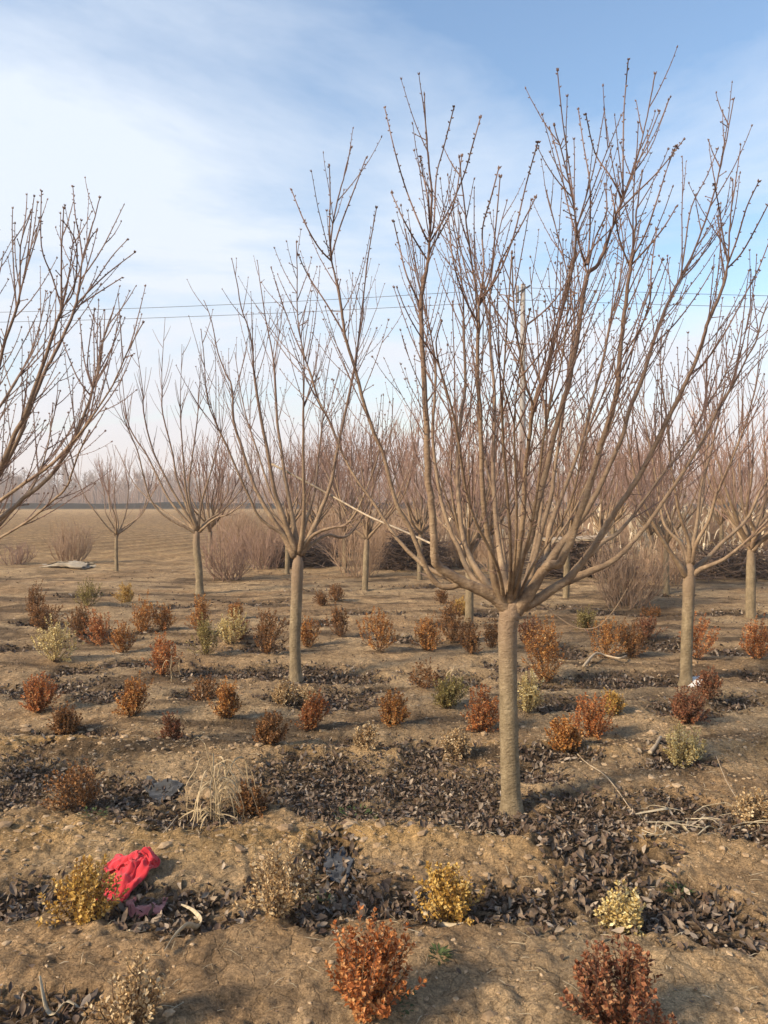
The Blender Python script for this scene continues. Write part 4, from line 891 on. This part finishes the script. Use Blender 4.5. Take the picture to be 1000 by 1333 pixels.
bare_bush(92, 734, 58, 62, 'tan bare bush on the stubble field at far left', 33, M_bush)
bare_bush(816, 790, 95, 92, 'wide tan bare bush at right between the largest and the right tree', 34, M_bush, 60)
bare_bush(305, 722, 75, 60, 'reddish tan bare bush behind the purplish one left of the second tree', 35, M_bush)
bare_bush(420, 735, 50, 50, 'reddish bare bush right of the second tree\'s trunk', 36, M_bushp)
bare_bush(870, 760, 60, 70, 'tan bare bush left of the right tree\'s trunk', 37, M_bush)
bare_bush(20, 735, 30, 50, 'low dark bare bush at the left edge of the stubble field', 39, M_bushp, 30)
bare_bush(655, 745, 60, 70, 'tan bare bush behind the largest tree\'s fork', 40, M_bush)
thick = [bare_bush(600, 738, 66, 80, 'tan bare bush behind the slim trunk left of the largest tree', 45, M_bush, 60), bare_bush(505, 735, 62, 70, 'reddish tan bare bush left of the dark brushwood pile', 46, M_bush, 60)]
rk = random.Random(8)
for i in range(26):
    px = 330 + 715 * (i + rk.random()) / 26; py = rk.uniform(702, 728); r = copy_tree(thick[i % 2]); r.location = G(px, py); r.rotation_euler.z = rk.uniform(0, 6.28); r.scale = (rk.uniform(1.1, 1.5), rk.uniform(1.1, 1.5), rk.uniform(.9, 1.5))
    tag(r, 'tan bare bush in the brushy strip far behind the tree trunks', 'bush', 'bushes in the brushy strip at the back')
M_brush = bark('brushwood', (.07, .045, .033), (.12, .08, .06), (.20, .14, .10), (.08, .055, .04), .2)
def brush_pile(px, py, hpx, wpx, label, seed, board=False):
    rnd = random.Random(seed); p = G(px, py); k = p.y / F; H = hpx * k; W = wpx * k; root = empty('brush_pile', p, label, 'brush pile'); mb = MB()
    for i in range(620):
        x = rnd.uniform(-.5, .5) * W; y = rnd.uniform(-.5, .5) * W * .7; top = H * math.sqrt(max(.05, 1 - (2 * x / W) ** 2)); z = rnd.uniform(0, 1) * top; a = rnd.gauss(0, .5) + (0 if rnd.random() < .6 else 1.3); L = rnd.uniform(.3, .9)
        d = Vector((math.cos(a), math.sin(a), rnd.gauss(0, .3))).normalized(); c = Vector((x, y, z)); m_ = c + Vector((0, 0, rnd.gauss(0, .05)))
        q = [c - d * L / 2, m_, c + d * L / 2]
        for v in q: v.z = max(v.z, .01)
        r = rnd.uniform(.005, .013); mb.tube(q, [r, r * .9, r * .6], 4, False)
    f = mb.build('twigs', M_brush, root, smooth=False); f['kind'] = 'stuff'
    if board:
        b = MB(); w = W * .42; V = [(-w, -.3, H * .93), (w * .8, -.3, H * 1.0), (w * .8, .35, H * 1.03), (-w, .35, H * .96)]; b.v = [Vector(v) for v in V] + [Vector(v) + Vector((0, 0, .045)) for v in V]
        b.f = [(0, 3, 2, 1), (4, 5, 6, 7), (0, 1, 5, 4), (1, 2, 6, 5), (2, 3, 7, 6), (3, 0, 4, 7)]; tag(b.build('board', M_dead, smooth=False, origin=None), 'weathered board lying on top of the dark brush pile', 'board').location = p
brush_pile(540, 742, 50, 74, 'dark brushwood pile left of the largest tree behind its lowest limb', 41)
brush_pile(755, 752, 48, 110, 'dark brushwood pile under a board right of the largest tree\'s fork', 42, True)
brush_pile(955, 752, 40, 110, 'dark brushwood pile behind the trunk at the right edge', 43)
brush_pile(395, 738, 36, 70, 'dark brushwood heap behind the second tree\'s trunk', 44)
# dead maize standing between the rows
M_maize = leafmat('dead_maize', [(.46, .35, .22), (.62, .50, .35), (.72, .62, .47)], .6, .15)
def maize(rnd):
    H = rnd.uniform(.9, 1.5); mb = MB(); ln = Vector((rnd.gauss(0, .18), rnd.gauss(0, .18), 0)); pts = crom([Vector((0, 0, -.05)), ln * .4 + UP * H * .5, ln + UP * H], 3); mb.tube(pts, [.013 * (1 - .08 * i) for i in range(7)], 5); lv = MB()
    for k in range(7):
        t = rnd.uniform(.2, .95) * 5.9; j = int(t); b = pts[j].lerp(pts[j + 1], t - j); a = rnd.uniform(0, 6.28); d = Vector((math.cos(a), math.sin(a), 0)); L = rnd.uniform(.25, .5)
        q = crom([b, b + d * L * .25 + UP * L * .25, b + d * L * .5 + UP * L * .05, b + d * L * .6 - UP * L * .45], 3); lv.ribbon(q, [.045 * math.sin(.25 + 2.8 * i / len(q)) + .005 for i in range(len(q))], d.cross(UP), .4)
    return mb.mesh('stalk', M_maize), lv.mesh('leaves', M_maize)
rm = random.Random(17); mz = [maize(rm) for _ in range(5)]
for i in range(46):
    px = rm.uniform(775, 1010) if i < 36 else rm.uniform(560, 775); py = rm.uniform(722, 742); p = G(px, py); r = empty('maize_plant', p, 'dead pale maize plant standing in the background strip behind the brush piles', 'maize', 'dead maize plants in the background')
    r.rotation_euler = (rm.gauss(0, .12), rm.gauss(0, .12), rm.uniform(0, 6.28)); s_ = rm.uniform(.85, 1.15); r.scale = (s_,) * 3; a, b = mz[i % 5]
    for nm, me in (('stalk', a), ('leaves', b)):
        o = bpy.data.objects.new(nm, me); C.objects.link(o); o.parent = r
# utility pole and wires
M_conc = MT('pole_concrete', .9, .2); M_conc.color(M_conc.ramp(M_conc.noise(6, 5, .6), [(.3, (.20, .185, .17)), (.7, (.33, .31, .29))])); M_conc = M_conc.m
M_wire = MT('wire', .5, .4); M_wire.color((.06, .06, .065)); M_wire = M_wire.m
YP = 40.0; pb = at(680, 690, YP); pt_ = at(680, 370, YP); pb.z = gz(pb.x, pb.y); root = empty('utility_pole', pb, 'grey utility pole rising behind the largest tree\'s crown', 'utility pole'); Hp = pt_.z - pb.z
mb = MB(); mb.tube([Vector((0, 0, -.2)), Vector((0, 0, Hp * .5)), Vector((0, 0, Hp))], [.19, .155, .12], 12); mb.build('pole', M_conc, root)
mb = MB(); mb.tube([Vector((-.45, -.14, Hp - .55)), Vector((.35, -.14, Hp - .1))], [.045, .045], 6); mb.build('brace', M_wire, root)
mb = MB(); mb.tube([Vector((-.28, 0, Hp - .95)), Vector((-.28, 0, Hp - .08))], [.075, .07], 8); mb.tube([Vector((-.3, 0, Hp - .8)), Vector((0, 0, Hp - .8))], [.04, .04], 6); mb.build('side_post', M_conc, root)
for zi, (nm, dz0, sag) in enumerate((('upper', .22, .75), ('lower', .85, .65))):
    mb = MB(); L0 = Vector((pb.x - 60, YP + 4, pb.z + Hp - dz0 - .1)); c0 = Vector((pb.x, YP - .16, pb.z + Hp - dz0)); L1 = Vector((pb.x + 60, YP - 6, pb.z + Hp - dz0 - 1.2)); pts = []
    for a, b in ((L0, c0), (c0, L1)):
        for i in range(24):
            t = i / 24; q = a.lerp(b, t); q.z -= sag * 4 * t * (1 - t); pts.append(q)
    pts.append(L1); mb.tube(pts, [.014] * len(pts), 4); tag(mb.build('power_line', M_wire, origin=c0), nm + ' thin power line crossing the sky to the pole', 'power line')
# far wood: reads as one grey mass
fw = MB(); rf = random.Random(55)
for i in range(900):
    Yf = rf.uniform(230, 420); X = rf.uniform(-.62, .75) * Yf; H = rf.uniform(8, 15) * (1.45 if rf.random() < .12 else 1) * (Yf / 330); b = Vector((X, Yf, -.2)); fw.tube([b, b + UP * H * .5, b + UP * H + Vector((rf.gauss(0, .5), 0, 0))], [.22, .16, .05], 4, False)
    for k in range(26):
        z = H * rf.uniform(.12, .9); a = rf.uniform(0, 6.28); L = rf.uniform(1.2, 3.4) * (1 - .5 * z / H); q = b + UP * z; e = q + Vector((math.cos(a) * L * .7, math.sin(a) * L * .7, L * .9)); fw.tube([q, e], [.12, .04], 3, False)
        for j in range(2):
            s_ = q.lerp(e, rf.uniform(.3, .9)); fw.tube([s_, s_ + Vector((rf.gauss(0, .8), rf.gauss(0, .8), rf.uniform(.6, 1.8)))], [.07, .03], 3, False)
for i in range(1500):
    Yf = rf.uniform(225, 330); X = rf.uniform(-.62, .75) * Yf; H = rf.uniform(3.5, 7.5)
    for k in range(9):
        q = Vector((X + rf.gauss(0, 1.2), Yf, 0)); fw.tube([q, q + Vector((rf.gauss(0, .7), 0, H * rf.uniform(.6, 1)))], [.13, .05], 3, False)
tag(fw.build('far_wood', M_bushp, smooth=False), 'hazy grey line of bare woodland along the horizon', 'woodland', kind='stuff')

# ------------------------------------------------------------------ haze
hz = MB(); x0, x1, y0, y1, z0, z1 = -1000, 1000, -100, 1700, -3, 22
hz.v = [Vector(v) for v in ((x0, y0, z0), (x1, y0, z0), (x1, y1, z0), (x0, y1, z0), (x0, y0, z1), (x1, y0, z1), (x1, y1, z1), (x0, y1, z1))]
hz.f = [(0, 3, 2, 1), (4, 5, 6, 7), (0, 1, 5, 4), (1, 2, 6, 5), (2, 3, 7, 6), (3, 0, 4, 7)]
hm = bpy.data.materials.new('haze_air'); hm.use_nodes = True; nt = hm.node_tree; nt.nodes.clear(); pv = nt.nodes.new('ShaderNodeVolumePrincipled'); ou = nt.nodes.new('ShaderNodeOutputMaterial')
pv.inputs['Color'].default_value = (.98, .97, .97, 1); pv.inputs['Density'].default_value = 0.0010; nt.links.new(pv.outputs[0], ou.inputs['Volume'])
tag(hz.build('haze', hm, smooth=False), 'thin pale haze over the fields', 'haze', kind='stuff')
